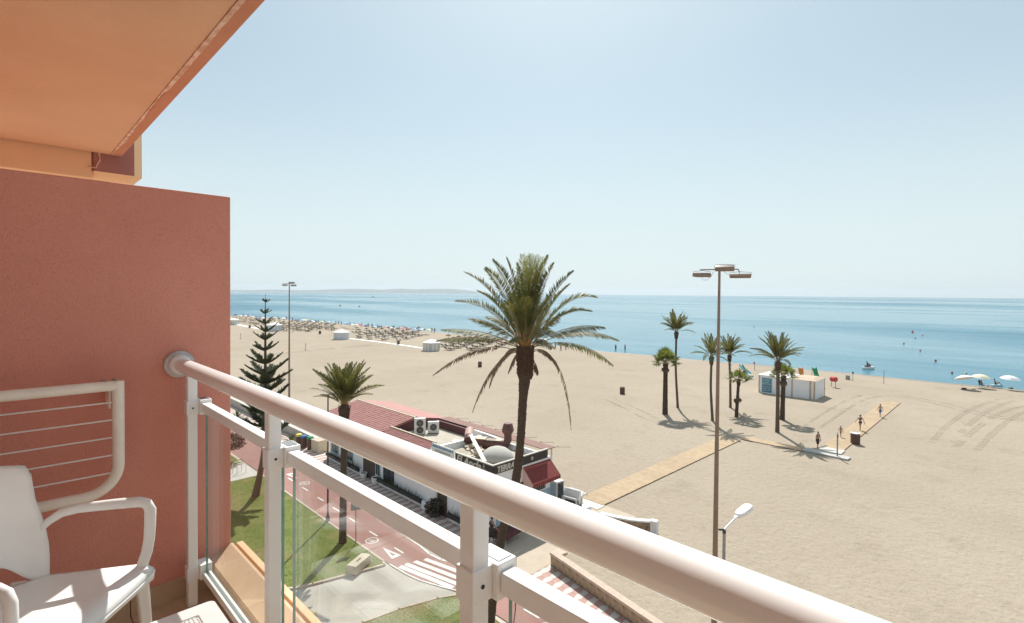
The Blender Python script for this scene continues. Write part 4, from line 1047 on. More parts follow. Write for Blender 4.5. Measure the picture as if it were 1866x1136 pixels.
# ---- main gabled roof on the left: laid in courses of tiles
RXE, RXW, RYF, RYR, RYB = -36.15, -45.9, 21.25, 24.62, 28.15
RZF, RZR = 4.16, 4.86
def roof_plane(name, x0, x1, y0, z0, y1, z1, m, ncol, nrow, th=.034, parent=None, gap=.006):
    mb = MB(); d = Vector((0,y1-y0,z1-z0)); q=random.Random(nrow*ncol)
    for r_ in range(nrow):
        for c_ in range(ncol):
            xa=lerp(x0,x1,c_/ncol)+gap; xb=lerp(x0,x1,(c_+1)/ncol)-gap; ta=r_/nrow; tb=min(1,(r_+1.08)/nrow)
            j=q.uniform(-.006,.006)
            a=Vector((0,y0,z0))+d*ta; b_=Vector((0,y0,z0))+d*tb; up=Vector((0,-d.z,d.y)).normalized()
            la=a+up*(th+j); lb=b_+up*(.012+j)
            mb.add([(xa,a.y,a.z),(xb,a.y,a.z),(xb,b_.y,b_.z),(xa,b_.y,b_.z),(xa,la.y,la.z),(xb,la.y,la.z),(xb,lb.y,lb.z),(xa,lb.y,lb.z)],[(4,5,6,7),(0,1,5,4),(1,2,6,5),(3,0,4,7)])
    o=mb.build(name,m,rx); o['kind']='stuff'; return o
mb = MB(); mb.add([(RXW,RYF,RZF-.03),(RXE,RYF,RZF-.03),(RXE,RYR,RZR-.03),(RXW,RYR,RZR-.03),(RXW,RYB,RZF-.03),(RXE,RYB,RZF-.03),(RXW,RYF,RZF-.13),(RXE,RYF,RZF-.13),(RXE,RYR,RZR-.13),(RXW,RYR,RZR-.13),(RXW,RYB,RZF-.13),(RXE,RYB,RZF-.13)],
  [(0,1,2,3),(3,2,5,4),(7,6,9,8),(8,9,10,11),(6,7,1,0),(5,11,10,4),(1,7,8,2),(2,8,11,5),(0,3,9,6),(3,4,10,9)])
P('roof', mb, M['roof_red'])
roof_plane('roof_tiles', RXW, RXE, RYF, RZF, RYR-.06, RZR-.012, M['roof_red'], 34, 13)
mb = MB(); mb.add([(RXW,RYR+.16,RZR-.012),(RXE+.03,RYR+.16,RZR-.012),(RXE+.03,RYB+.05,RZF-.002),(RXW,RYB+.05,RZF-.002)],[(0,1,2,3)]); P('rear_roof_sheet', mb, M['roof_pink'], solid=.02)
mb = MB(); mb.bx(RXW-.02, RXE+.02, RYR-.10, RYR+.10, RZR-.012, RZR+.05); P('ridge_cap', mb, M['slab_cream'], bevel=.015)
mb = MB(); mb.bx(RXW-.02, RXE+.04, RYR+.13, RYR+.17, RZR-.02, RZR+.04); P('ridge_flashing', mb, M['maroon'])
mb = MB(); mb.add([(RXE-.25,YF+.05,3.722),(RXE-.25,RYB-.2,3.722),(RXE-.25,RYB-.2,RZF-.13),(RXE-.25,RYR,RZR-.14),(RXE-.25,YF+.05,RZF-.12)],[(0,1,2,3,4)]); P('gable_wall', mb, M['maroon'], solid=.06)
# lean-to tiled roof along the street
roof_plane('roof_tiles', -36.0, -29.9, YF-.22, 4.10, 22.1, 4.52, M['roof_red'], 24, 6)
mb = MB(); mb.bx(-36.0, -29.9, 22.1, 22.2, 3.7, 4.55); mb.bx(-36.0,-29.88,22.08,22.22,4.551,4.60); P('roof_back_wall', mb, M['slab_cream'])
mb = MB(); mb.add([(-29.93,YF-.2,3.9),(-29.93,22.1,3.9),(-29.93,22.1,4.5),(-29.93,YF-.2,4.09),(-36,YF-.2,3.9),(-36,22.1,3.9),(-36,22.1,4.5),(-36,YF-.2,4.09)],[(0,1,2,3),(5,4,7,6),(0,3,7,4),(1,5,6,2),(0,4,5,1)]); P('eave', mb, M['white_wall'])
mb = MB(); mb.bx(-29.85,-26.83,YF-.12,YF-.02,3.78,4.05); mb.bx(-29.85,-26.83,YF-.05,YF+.2,4.121,4.17); P('cornice', mb, M['white_paint'])
# rear parapet painted maroon, white curved parapet beside it
mb = MB(); mb.bx(-36.2, -31.2, YB-.25, YB-.05, 3.721, 4.32); P('rear_parapet', mb, M['maroon'])
mb = MB(); prev=None
for k in range(13):
    t=k/12; x=lerp(-31.1,-27.3,t); y=YB-.14+.0*t; h=4.42-.22*t**2
    mb.v += [(x,y-.1,3.80),(x,y+.1,3.80),(x,y-.1,h),(x,y+.1,h)]
    if k:
        b=len(mb.v)-8; 
        for f in ((0,4,6,2),(5,1,3,7),(2,6,7,3)): mb.f.append(tuple(b+i for i in f)); mb.m.append(0)
mb.bx(-27.3,XE-.25,YB-.24,YB-.04,3.80,4.2)
P('white_parapet', mb, M['white_wall'])
mb = MB(); mb.bx(-30.15,-29.9,22.3,YB-.3,3.721,4.22); mb.bx(-30.55,-30.16,24.0,24.5,3.72,4.2); P('dividing_wall', mb, M['white_paint'])
# canopy over the seaward terrace
mb = MB(); mb.add([(-36.1,27.0,4.38),(-23.7,27.0,4.38),(-24.3,28.75,4.10),(-36.9,28.75,4.10)],[(0,1,2,3)]); P('canopy', mb, M['canopy_brown'], solid=.05)
mb = MB(); mb.bx(-36.3,-32.0,26.96,27.0,4.1,4.42); P('canopy_fascia', mb, M['maroon'])
am=MB(); am.tube([(0,0,0),(.75,.95,-.03)],.012,5); am.tube([(.14,.18,0),(.14,.18,.07)],.03,5); ame=am.mesh('awning_arm',M['wood_dark'])
for i in range(8): inst('awning_arm', ame, rx, (-36.0+i*1.66, 28.72, 4.09))
for x in (-36.4,-33,-29,-24.6): 
    mb=MB(); mb.bx(x-.05,x+.05,28.6,28.7,-.1,4.08); P('canopy_post', mb, M['white_paint'])
# ---- street facade: plinth, windows, doors
mb = MB(); mb.bx(XW,-39.15,YF-.22,YF-.005,-.05,.42); mb.bx(-36.4,-29.05,YF-.22,YF-.005,-.05,.42); mb.bx(-27.3,-23.8,YF-.22,YF-.005,-.05,.42); P('plinth', mb, M['white_paint'], bevel=.015)
def window(x0,x1,z0,z1,m='teal_frame',y=YF,nm=2):
    w=MB(); f=.06
    for a,b_,c,d in ((x0,x1,z0,z0+f),(x0,x1,z1-f,z1),(x0,x0+f,z0+f,z1-f),(x1-f,x1,z0+f,z1-f)): w.bx(a,b_,y-.06,y-.004,c,d)
    for k in range(1,nm): xm=lerp(x0,x1,k/nm); w.bx(xm-.025,xm+.025,y-.055,y-.004,z0+f,z1-f)
    wo=P('window', w, M[m]); g=MB(); g.bx(x0+f,x1-f,y-.03,y-.006,z0+f,z1-f); g.build('pane',M['dark_glass'],wo); return wo
window(-44.9,-43.6,.75,2.3); window(-42.9,-40.9,.7,2.3,nm=4); window(-37.1,-36.45,.6,2.5); window(-35.9,-34.4,.5,2.3,'black'); window(-26.2,-24.6,.8,2.4,'black')
def door(x0,x1,z1,m):
    w=MB(); w.bx(x0,x1,YF-.05,YF-.004,-.02,z1); o=P('door',w,M[m]); h=MB(); h.bx(x1-.16,x1-.12,YF-.09,YF-.051,.95,1.15); h.build('handle',M['steel'],o)
door(-39.1,-37.25,2.6,'wood_dark'); door(-28.75,-27.75,2.3,'wood_dark')
# pilasters and blue base stripe on the right-hand wall
mb=MB(); mb.bx(-29.0,-28.8,YF-.12,YF-.005,-.02,3.6); mb.bx(-30.2,-29.6,YF-.4,YF-.23,-.02,.55); P('pilaster', mb, M['white_paint'])
mb=MB(); mb.bx(XE+.004,XE+.02,YF+.3,YB,.0,1.95); P('blue_dado', mb, M['blue_stain'])
w=MB(); w.bx(XE+.005,XE+.05,25.35,26.35,2.05,3.2); wo=P('window',w,M['black'])
g=MB()
for k in range(5): g.bx(XE+.052,XE+.07,25.42+k*.2,25.46+k*.2,2.08,3.17)
g.build('bars',M['steel'],wo)
w=MB(); w.bx(XE+.005,XE+.05,23.9,24.9,1.95,3.0); P('window',w,M['black'])
# red awning with scalloped edge on the right-hand wall
aw = thing('awning', 'dark red fabric awning on the white restaurant wall below the TERRAZA sign', 'awning', (XE,0,0))
y0,y1,za,zb,out=24.15,26.85,3.95,3.05,.95
mb=MB(); mb.add([(.02,y0,za),(.02,y1,za-.02),(out,y1+.02,zb),(out,y0-.02,zb),(out,y1+.02,zb-.22),(out,y0-.02,zb-.22)],[(0,1,2,3)],0)
n=14
for k in range(n):
    a=lerp(y0-.02,y1+.02,k/n); b_=lerp(y0-.02,y1+.02,(k+1)/n); mb.add([(out,a,zb),(out,b_,zb),(out,b_,zb-.2),(out,(a+b_)/2,zb-.26),(out,a,zb-.2)],[(0,4,3,2,1)],0)
mb.add([(.02,y0,za),(out,y0-.02,zb),(out,y0-.02,zb-.2),(.02,y0,zb-.2)],[(0,1,2,3)],1)
mb.build('canopy',[M['awning_red'],M['awning_pale']],aw,solid=.012)
mb=MB(); mb.tube([(.02,y0+.05,zb-.1),(out-.02,y0,zb-.02)],.015,5); mb.tube([(.02,y1-.05,zb-.1),(out-.02,y1,zb-.02)],.015,5); mb.build('frame',M['steel'],aw)
# ---- things standing on the roof
ac=thing('air_conditioner','tall white air conditioner with two stacked fans on the flat restaurant roof','air conditioner',(-34.95,24.25,3.72),math.pi/2-.62)
def ac_unit(t,w,h,d,fans,m='ac_white'):
    mb=MB(); mb.bx(-w/2,w/2,-d/2,d/2,.06,h); mb.build('casing',M[m],t,bevel=.015)
    mb=MB(); mb.bx(-w/2+.05,-w/2+.12,-d/2+.02,d/2-.02,0,.06); mb.bx(w/2-.12,w/2-.05,-d/2+.02,d/2-.02,0,.06); mb.build('feet',M['steel'],t)
    for z in fans:
        mb=MB(); 
        ring=[(.0+math.cos(2*math.pi*k/20)*w*.30,-d/2-.012,z+math.sin(2*math.pi*k/20)*w*.30) for k in range(20)]
        mb.add(ring,[tuple(range(20))]); 
        g=mb.build('fan_grille',M['black'],t); 
        s_=MB()
        for rr_ in (.1,.2,.3): s_.tube([(math.cos(2*math.pi*k/20)*w*rr_,-d/2-.02,z+math.sin(2*math.pi*k/20)*w*rr_) for k in range(21)],.008,4,False)
        for k in range(6): a=math.pi*k/6; s_.tube([(math.cos(a)*w*.3,-d/2-.02,z+math.sin(a)*w*.3),(-math.cos(a)*w*.3,-d/2-.02,z-math.sin(a)*w*.3)],.007,4)
        s_.build('ring',M['steel'],g)
ac_unit(ac,.92,1.36,.36,(.98,.42))
ac2=thing('air_conditioner','smaller white air conditioner with one square fan grille on the flat restaurant roof','air conditioner',(-34.55,25.3,3.72),math.pi/2-.62)
ac_unit(ac2,.92,.98,.36,(.54,))
mb=MB(); mb.tube([(-35.3,23.6,3.95),(-35.6,23.3,3.9),(-35.9,23.2,4.0),(-36.1,23.1,4.2)],.05,6); tag(mb.build('insulated_pipe',M['ac_white']),'white insulated pipe running from the taller air conditioner to the wall','pipe')
# ducts
t=thing('extractor_duct','dark maroon extractor duct with upright chimney and hexagonal cowl on the roof terrace','duct',(-27.0,26.2,3.8))
mb=MB(); mb.box((-1.75,-.75,.35),(.75,.7,.7),.55); mb.build('fan_box',M['duct_maroon'],t,bevel=.02)
mb=MB(); mb.box((-1.75,-.75,.705),(.78,.73,.012),.55); mb.box((-.85,-.25,.645),(1.3,.45,.012),.55); mb.build('lid',M['slab_cream'],t)
mb=MB(); mb.tube([(-1.4,-.6,.33),(-.5,-.1,.33),(-.05,.12,.4),(.1,.2,.72),(.1,.2,1.15)],[.34,.33,.31,.29,.27],12); mb.build('pipe',M['duct_maroon'],t,smooth=40)
mb=MB(); mb.lathe([(.26,1.1),(.47,1.42),(.45,1.52),(.32,1.98),(.30,1.98)],(.1,.2,0),6); mb.build('cowl',M['duct_maroon'],t)
t=thing('vent_cowl','tilted pink cylindrical vent with dark open end on the roof terrace','duct',(-30.0,25.3,3.75))
d=Vector((.62,-.62,-.38)).normalized(); c=Vector((0,0,.72))
mb=MB(); mb.tube([c-d*.62,c+d*.18],.34,18); mb.build('drum',M['duct_pink'],t,smooth=40)
mb=MB(); mb.tube([c+d*.181,c+d*.62],.345,18,True); mb.build('mouth',M['duct_maroon'],t,smooth=40)
mb=MB(); mb.tube([(0,0,0),(0,0,.45)],.12,8); mb.build('stand',M['steel'],t)
t=tag(MB().build('tmp',M['steel']),'x') ; bpy.data.objects.remove(t)
mb=MB(); a=Vector((-30.35,25.55,4.72)); b_=Vector((-25.35,22.75,4.16)); d=(b_-a).normalized(); s=Vector((.45,.8,0)).normalized()*.14; u=Vector((0,0,.05))
mb.add([a-s,a+s,b_+s,b_-s,a-s-u,a+s-u,b_+s-u,b_-s-u],[(0,3,2,1),(4,5,6,7),(0,1,5,4),(2,3,7,6),(1,2,6,5),(3,0,4,7)])
tag(mb.build('long_board',M['white_paint'],bevel=.005),'long white board leaning across the roof terrace','board')
mb=MB(); mb.sphere((0,0,0),1.0,24,10,0,1.15,1.15,.84); mb.v=[(x,y,max(z,-.08)) for x,y,z in mb.v]
tag(mb.build('oven_dome',M['dome_grey'],None,60,(-26.0,24.5,3.80)),'rounded grey masonry oven dome behind the TERRAZA sign','dome')
q=random.Random(31); sm=MB(); sm.bx(-.42,.42,-.17,.17,-.03,.03); sme=sm.mesh('slab',M['slab_cream'])
for i in range(15):
    x=q.uniform(-29.4,-26.6); y=lerp(25.6,22.6,(x+29.4)/2.8)+q.uniform(-.7,.9); y=min(max(y,22.1),25.9)
    o=inst('loose_slab',sme,None,(x,y,3.86+.045*(i%4)+q.uniform(0,.05)),(q.uniform(-.14,.14),q.uniform(-.2,.2),q.uniform(0,3.1)),(q.uniform(.7,1.2),q.uniform(.7,1.3),1))
    tag(o,'loose cream slab in the heap on the restaurant roof terrace','slab','cream slabs heaped on the roof terrace')
t=thing('small_sign','small white and blue lettered board on the restaurant eave','sign',(-28.2,YF-.02,4.17),-.0)
mb=MB(); mb.bx(-1.25,1.2,-.03,.03,.0,.62); mb.build('board',M['white_paint'],t,bevel=.006)
mb=MB(); q=random.Random(2); x=-1.18
while x<1.1:
    l=q.uniform(.06,.17); mb.bx(x,min(x+l,1.15),-.036,-.0305,.37+q.uniform(0,.02),.55-q.uniform(0,.02)); x+=l+q.uniform(.02,.06)
mb.build('blue_lettering',M['panel_blue'],t)['kind']='stuff'
mb=MB(); x=-.85
while x<.8:
    l=q.uniform(.05,.12); mb.bx(x,x+l,-.036,-.0305,.12,.25); x+=l+q.uniform(.02,.05)
mb.build('grey_lettering',M['grey_pole'],t)['kind']='stuff'
# ---- along the foot of the facade
GPL='planters along the restaurant front'
def planter(x0,x1,label,sd):
    t=thing('planter',label,'planter',((x0+x1)/2,YF-.36,.36),0,GPL); w=(x1-x0)/2; q=random.Random(sd)
    mb=MB(); mb.bx(-w,w,-.12,.12,.0,.26); mb.build('trough',M['black'],t,bevel=.01)
    mb=MB()
    for x in [lerp(-w+.1,w-.1,k/max(1,int(w*2.2))) for k in range(int(w*2.2)+1)]: mb.bx(x-.02,x+.02,-.02,.14,-.12,.0)
    mb.build('support',M['steel'],t)['kind']='stuff'
    mb=MB()
    for _ in range(int(w*95)):
        x=q.uniform(-w,w); h=q.uniform(.15,.75) if q.random()<.4 else q.uniform(.08,.25); a=q.uniform(0,6.28); s=Vector((math.cos(a),math.sin(a),0))*.02; tip=(x+q.uniform(-.18,.18),q.uniform(-.2,.15),.24+h)
        mb.add([(x-s.x,-s.y,.22),(x+s.x,s.y,.22),tip],[(0,1,2)])
    mb.build('plants',M['shrub_leaf'],t)['kind']='stuff'
planter(-45.2,-43.2,'black trough of plants at the far left end of the restaurant front',1); planter(-43.0,-40.7,'black trough of plants under the wide teal window of the restaurant',2)
planter(-40.5,-39.3,'short black trough of plants left of the restaurant double door',3); planter(-36.2,-33.0,'black trough of grassy plants right of the white pots',4); planter(-32.9,-30.3,'black trough of tall grassy plants beside the stepped pilaster',5)
planter(-27.2,-24.0,'black trough of plants near the restaurant corner by the tall palm trunk',6)
for (x,y,s,lab) in ((-38.45,21.15,.85,'smaller white round pot by the restaurant door'),(-36.65,21.2,1.0,'bigger white round pot right of the restaurant door')):
    t=thing('flower_pot',lab,'pot',(x,y,.01),0,'white pots at the restaurant door'); mb=MB()
    mb.lathe([(.20*s,0),(.30*s,.18*s),(.31*s,.42*s),(.335*s,.44*s),(.335*s,.52*s),(.27*s,.52*s),(.27*s,.44*s)],n=18); mb.build('pot',M['white_paint'],t,smooth=35)
    mb=MB(); mb.lathe([(.265*s,.43*s),(.268*s,.45*s)],n=16); mb.build('soil',M['bark'],t)
t=thing('dark_bush','dark bushy plant pile beside the second restaurant door','shrub',(-28.6,21.0,0)); mb=MB(); leaf_cloud(mb,(0,0,.55),.75,.4,.65,500,.22,random.Random(4),.2,-.5); mb.build('foliage',M['shrub_dry'],t)['kind']='stuff'
# ---- white appliances at the right-hand end
t=thing('drinks_fridge','tall white drinks fridge with dark glass front at the restaurant corner','fridge',(-23.1,27.45,0),-.1)
mb=MB(); mb.bx(-.4,.4,-.35,.35,0,2.35); mb.build('cabinet',M['ac_white'],t,bevel=.02); mb=MB(); mb.bx(.402,.415,-.27,.27,.9,2.25); mb.build('door',M['dark_glass'],t)
mb=MB(); mb.bx(-.28,.28,-.362,-.352,.9,2.2); mb.build('side_panel',M['blue_stain'],t)
t=thing('chest_freezer','white chest freezer with rounded lid and dark glass end','freezer',(-22.35,28.0,0),.15)
mb=MB(); mb.bx(-.75,.75,-.42,.42,.0,1.35); mb.build('cabinet',M['ac_white'],t,bevel=.03); mb=MB(); mb.tube([(-.8,0,1.36),(.8,0,1.36)],.46,16,True,0,.35); mb.build('lid',M['white_paint'],t,smooth=40)
mb=MB(); mb.bx(.752,.765,-.34,.34,.1,1.2); mb.bx(-.1,.7,-.435,-.422,.1,1.2); mb.build('glass_front',M['dark_glass'],t)
t=thing('chest_freezer','lower white box freezer in front of the rounded freezer','freezer',(-22.55,26.5,0),.1)
mb=MB(); mb.bx(-.55,.55,-.4,.4,0,1.0); mb.build('cabinet',M['ac_white'],t,bevel=.03); mb=MB(); mb.bx(-.4,.45,-.415,-.402,.35,.85); mb.bx(.552,.565,-.3,.3,.35,.85); mb.build('vent',M['grey_pole'],t)
for x,y,h,lab in ((-21.35,28.5,.75,'white round drum behind the freezers'),(-21.4,27.3,.45,'low white rounded tub beside the freezers')):
    mb=MB(); mb.lathe([(.36,0),(.40,.1),(.40,h-.12),(.34,h),(.02,h+.03)],n=16); tag(mb.build('white_tub',M['white_paint'],None,40,(x,y,0)),lab,'tub')
mb=MB(); mb.tube([(-21.9,28.8,0),(-21.85,28.85,1.3),(-21.7,28.95,1.55),(-21.6,29.0,1.2)],.025,6); tag(mb.build('shower_pipe',M['galvanised']),'thin bent metal pipe standing behind the freezers','pipe')
# table with maroon cloth at the corner, grey boards on the sand
t=thing('table','table under a maroon cloth at the restaurant corner behind the tall palm trunk','table',(-23.0,22.2,0),.1)
mb=MB(); mb.bx(-.75,.85,-.75,.75,.72,.75); mb.add([(-.75,-.76,.74),(.85,-.76,.74),(.85,-.76,.3),(-.75,-.76,.25),(.86,-.75,.74),(.86,.75,.74),(.86,.75,.4),(.86,-.75,.35)],[(0,3,2,1),(4,7,6,5)]); mb.build('cloth',M['maroon'],t)
for x,y in ((-.68,-.68),(.78,-.68),(-.68,.68),(.78,.68)): 
    l=MB(); l.cyl((x,y,0),(x,y,.72),.02,n=6); l.build('leg',M['galvanised'],t)
# ------------------------------------------------------------------ tall floodlight masts
def mast(label, base, H_, r0, r1, heads, yaw, group='tall floodlight masts'):
    t=thing('light_mast',label,'street lamp',base,yaw,group)
    mb=MB(); mb.tube([(0,0,-.05),(0,0,.5),(0,0,H_)],[r0*1.05,r0,r1],14); mb.build('pole',M['tan_pole'],t,smooth=40)
    mb=MB(); mb.tube([(-.85,0,H_-.02),(.82,0,H_+.02)],.028,6); mb.tube([(.82,0,H_+.02),(.9,0,H_-.14)],.022,6); mb.build('crossarm',M['fixture'],t)
    for (x,y,z,w,tilt,yw) in heads:
        mb=MB(); n=10; pr=[(-.17,0),(-.16,-.03),(.16,-.03),(.17,0),(.16,.09),(.09,.15),(-.09,.15),(-.16,.09)]
        b=len(mb.v)
        for xx in (-w/2,-w/2+.04,w/2-.04,w/2):
            k=.93 if abs(xx)>w/2-.02 else 1
            for a,c in pr: mb.v.append((xx,a*k,c*k))
        m_=len(pr)
        for i in range(3):
            for k in range(m_): mb.f.append((b+i*m_+k,b+i*m_+(k+1)%m_,b+(i+1)*m_+(k+1)%m_,b+(i+1)*m_+k)); mb.m.append(0)
        mb.f.append(tuple(b+k for k in reversed(range(m_)))); mb.m.append(0); mb.f.append(tuple(b+3*m_+k for k in range(m_))); mb.m.append(0)
        mb.bx(-w/2+.05,w/2-.05,-.14,.14,-.038,-.0301,1)
        o=mb.build('floodlight',[M['fixture'],M['fixture_top']],t,smooth=35); o.location=(x,y,z); o.rotation_euler=(tilt,0,yw)
        yk=MB(); yk.tube([(-w/2-.01,0,.06),(-w/2-.03,0,.2),(0,0,.24),(w/2+.03,0,.2),(w/2+.01,0,.06)],.012,5); yk.build('yoke',M['grey_pole'],o)
    for pts in ([(-.22,0,H_-.06),(-.36,0,H_-.28),(-.55,0,H_-.48),(-.72,0,H_-.46),(-.8,0,H_-.34)],[(.14,0,H_-.05),(.3,0,H_-.16),(.46,0,H_-.26)]):
        mb=MB(); mb.tube(pts,.009,5); mb.build('cable',M['grey_pole'],t)
    return t
b=Vector((-9.75,22.6,0)); dp=(b-CAMLOC).dot(FW); tz=D(1307,492,dp).z
yawm=math.atan2(R0.y,R0.x)
mast('tall brown floodlight mast with three lamps rising in front of the beach palms',(b.x,b.y,0),tz,.128,.052,[(-.78,.0,tz-.30,.72,.12,.05),(.20,-.05,tz+.02,.78,.55,-.3),(.93,.0,tz-.33,.86,.10,-.45)],yawm)
b2=G(527,726); dp2=(b2-CAMLOC).dot(FW); tz2=D(527.5,517,dp2).z
mast('tall slim floodlight mast standing right of the Norfolk pine',b2,tz2,.15,.07,[(-.62,0,tz2-.28,.72,.1,.1),(.3,.1,tz2+.05,.85,.4,-.3),(.62,0,tz2-.34,.8,.1,-.4)],yawm)

# ------------------------------------------------------------------ promenade street lamps
def arm_lamp(label,base,H_,yaw,heads):
    t=thing('street_lamp',label,'street lamp',base,yaw,'street lamps along the cycle path')
    mb=MB(); mb.tube([(0,0,-.03),(0,0,.02),(0,0,.35),(0,0,.45),(0,0,H_)],[.16,.15,.12,.062,.045],12); mb.build('pole',M['dark_pole'] if 'twin' in label else M['grey_pole'],t,smooth=40)
    mb=MB(); mb.tube([(0,0,H_),(0,0,H_+.1)],[.052,.05],10); mb.build('collar',M['dark_pole'],t)
    for (ax,ay,up_,ln,hd) in heads:
        d=Vector((ax,ay,0)).normalized(); e=Vector((0,0,H_+.1))+d*ln+Vector((0,0,up_))
        mb=MB(); mb.tube([(0,0,H_+.1),tuple(e)],[.034,.028],8); mb.build('arm',M['white_metal'] if hd else M['dark_pole'],t,smooth=40)
        if hd:
            an=math.atan2(d.y,d.x); pit=math.atan2(up_,ln)
            mb=MB(); prof=[]; 
            def hp(u,v):
                return None
            outl=[]
            for k in range(24):
                a=2*math.pi*k/24; ca,sa=math.cos(a),math.sin(a); outl.append((.33+.36*math.copysign(abs(ca)**.6,ca),.155*math.copysign(abs(sa)**.7,sa)*(1-.12*ca*-1)))
            nn=len(outl)
            vs=[(x,y,-.05) for x,y in outl]+[((x-.33)*.97+.33,y*.97,.03) for x,y in outl]+[((x-.33)*.86+.33,y*.84,.07) for x,y in outl]
            fs=[tuple(reversed(range(nn)))]+[(i,(i+1)%nn,(i+1)%nn+nn,i+nn) for i in range(nn)]+[(i+nn,(i+1)%nn+nn,(i+1)%nn+2*nn,i+2*nn) for i in range(nn)]+[tuple(2*nn+i for i in range(nn))]
            mb.add(vs,fs); mb.bx(-.12,.05,-.035,.035,-.045,.02)
            o=mb.build('lamp_head',M['white_metal'],t,smooth=45); o.location=tuple(e); o.rotation_euler=(0,-pit*.6,an)
            mb=MB(); mb.prism([((x-.33)*.8+.33,y*.75) for x,y in outl],-.056,-.0501); mb.build('lens',M['fixture_top'],o)
    return t
# near single-arm lamp: seen over the handrail
bl_=Vector((-6.42,15.5,0)); dpl=(bl_-CAMLOC).dot(FW); zl=D(1333,962,dpl).z; e1=D(1362,934,dpl); 
dvec=(R0*.86+F0*.5); 
t=arm_lamp('grey street lamp with one white oval head seen above the handrail at right',(bl_.x,bl_.y,0),zl-.1,0,[(dvec.x,dvec.y,.30,.60,1),(-R0.x*1.0+F0.x*.1,-R0.y+F0.y*.1,.0,.17,0)])
b3=Vector((-32.75,15.4,0)); dp3=(b3-CAMLOC).dot(FW); z3=D(597,719,dp3).z
arm_lamp('dark twin-armed street lamp left of the small palm by the cycle path',(b3.x,b3.y,0),z3-.1,0,[(R0.x,R0.y,.15,.85,0),(-R0.x,-R0.y,.03,.5,0)])
# grey sign seen from behind
t=thing('road_sign','grey back of a square sign on a thin pole at the lawn edge','sign',(-28.6,15.22,0),math.radians(68))
mb=MB(); mb.tube([(0,0,-.05),(0,0,2.75)],.033,8); mb.build('pole',M['grey_pole'],t,smooth=40)
for sx in (0,):
    mb=MB(); mb.bx(-.29,.29,-.062,-.036,2.12,2.74); mb.build('plate',M['grey_pole'],t,bevel=.004)
    mb=MB(); mb.bx(-.29,-.26,-.0359,.02,2.13,2.73); mb.bx(.26,.29,-.0359,.02,2.13,2.73); mb.bx(-.25,.25,-.0359,-.02,2.28,2.32); mb.bx(-.25,.25,-.0359,-.02,2.52,2.56); mb.build('frame',M['dark_pole'],t)
# round blue sign at the crossing
bs=Vector((-16.95,17.95,0)); dps=(bs-CAMLOC).dot(FW); zc=D(938.5,1027,dps)
t=thing('round_sign','round blue traffic sign half hidden behind the railing bracket','sign',(zc.x,zc.y,0),math.atan2(-zc.x,zc.y)*0+math.radians(-40))
mb=MB(); mb.tube([(0,.04,-.05),(0,.04,zc.z+.3)],.03,8); mb.build('pole',M['dark_pole'],t)
mb=MB(); mb.tube([(0,-.012,zc.z),(0,.012,zc.z)],.30,28); mb.build('disc',M['cloth_blue'],t,smooth=30)
mb=MB(); mb.tube([(-.09,-.02,zc.z+.11),(-.09,-.02,zc.z-.13)],.03,6); mb.tube([(.09,-.02,zc.z+.11),(.09,-.02,zc.z-.13)],.03,6); mb.build('symbol',M['white_paint'],t)

# ------------------------------------------------------------------ lawn furniture
t=thing('stone_bench','low block-shaped pale stone bench on the lawn corner by the plaza','bench',(-25.95,14.0,.05),math.radians(-63))
mb=MB(); mb.bx(-.72,.72,-.3,.3,.0,.46); mb.build('block',M['slab_cream'],t,bevel=.02); mb=MB(); mb.bx(-.2,.2,-.04,.04,.4605,.466); mb.build('slot',M['bark'],t)
t=thing('drain_cover','small yellow-rimmed round drain cover in the plaza paving','drain',(-23.85,10.35,-.028)); mb=MB(); mb.lathe([(.22,0),(.22,.012),(.0,.013)],n=20); mb.build('rim',M['cloth_yellow'],t); mb=MB(); mb.lathe([(.13,.0135),(.13,.02),(0,.021)],n=16); mb.build('lid',M['fixture_top'],t)
for i,(x,y,lab) in enumerate(((-47.25,14.2,'left bicycle rack hoop on the pale side path'),(-46.6,14.35,'right bicycle rack hoop on the pale side path'))):
    mb=MB(); mb.tube([(0,-.35,-.03),(0,-.35,.7),(0,-.25,.8),(0,.25,.8),(0,.35,.7),(0,.35,-.03)],.03,8); tag(mb.build('rack_hoop',M['cream_metal'],None,40,(x,y,0)),lab,'bike rack','bike racks on the side path')
# recycling bins and concrete block on the left promenade
for (px,py,m,lab) in ((545,813,'cloth_yellow','brown bin with a yellow lid, leftmost of the three recycling bins'),(553.5,816,'cloth_blue','brown bin with a blue lid, middle of the three recycling bins'),(565.5,818,'cloth_green','brown bin with a green lid, rightmost of the three recycling bins')):
    p=G(px,py+1); t=thing('recycling_bin',lab,'bin',(p.x,p.y,.012),0,'three recycling bins by the wall')
    mb=MB(); mb.lathe([(.27,0),(.29,.1),(.29,1.0),(.28,1.02)],n=14); mb.build('body',M['bin_brown'],t,smooth=40)
    mb=MB(); mb.lathe([(.30,1.021),(.31,1.06),(.27,1.22),(.12,1.27),(.0,1.275)],n=14); mb.build('lid',M[m],t,smooth=40)
p=G(582,822); t=thing('concrete_block','square sand-coloured concrete block beside the green-lidded bin','block',(p.x,p.y,.01),.1); mb=MB(); mb.bx(-.62,.62,-.5,.5,0,1.05); mb.build('block',M['slab_cream'],t,bevel=.04)
mb=MB(); mb.bx(-.66,.66,-.54,.54,1.051,1.13); mb.build('cap',M['kerb'],t,bevel=.02)
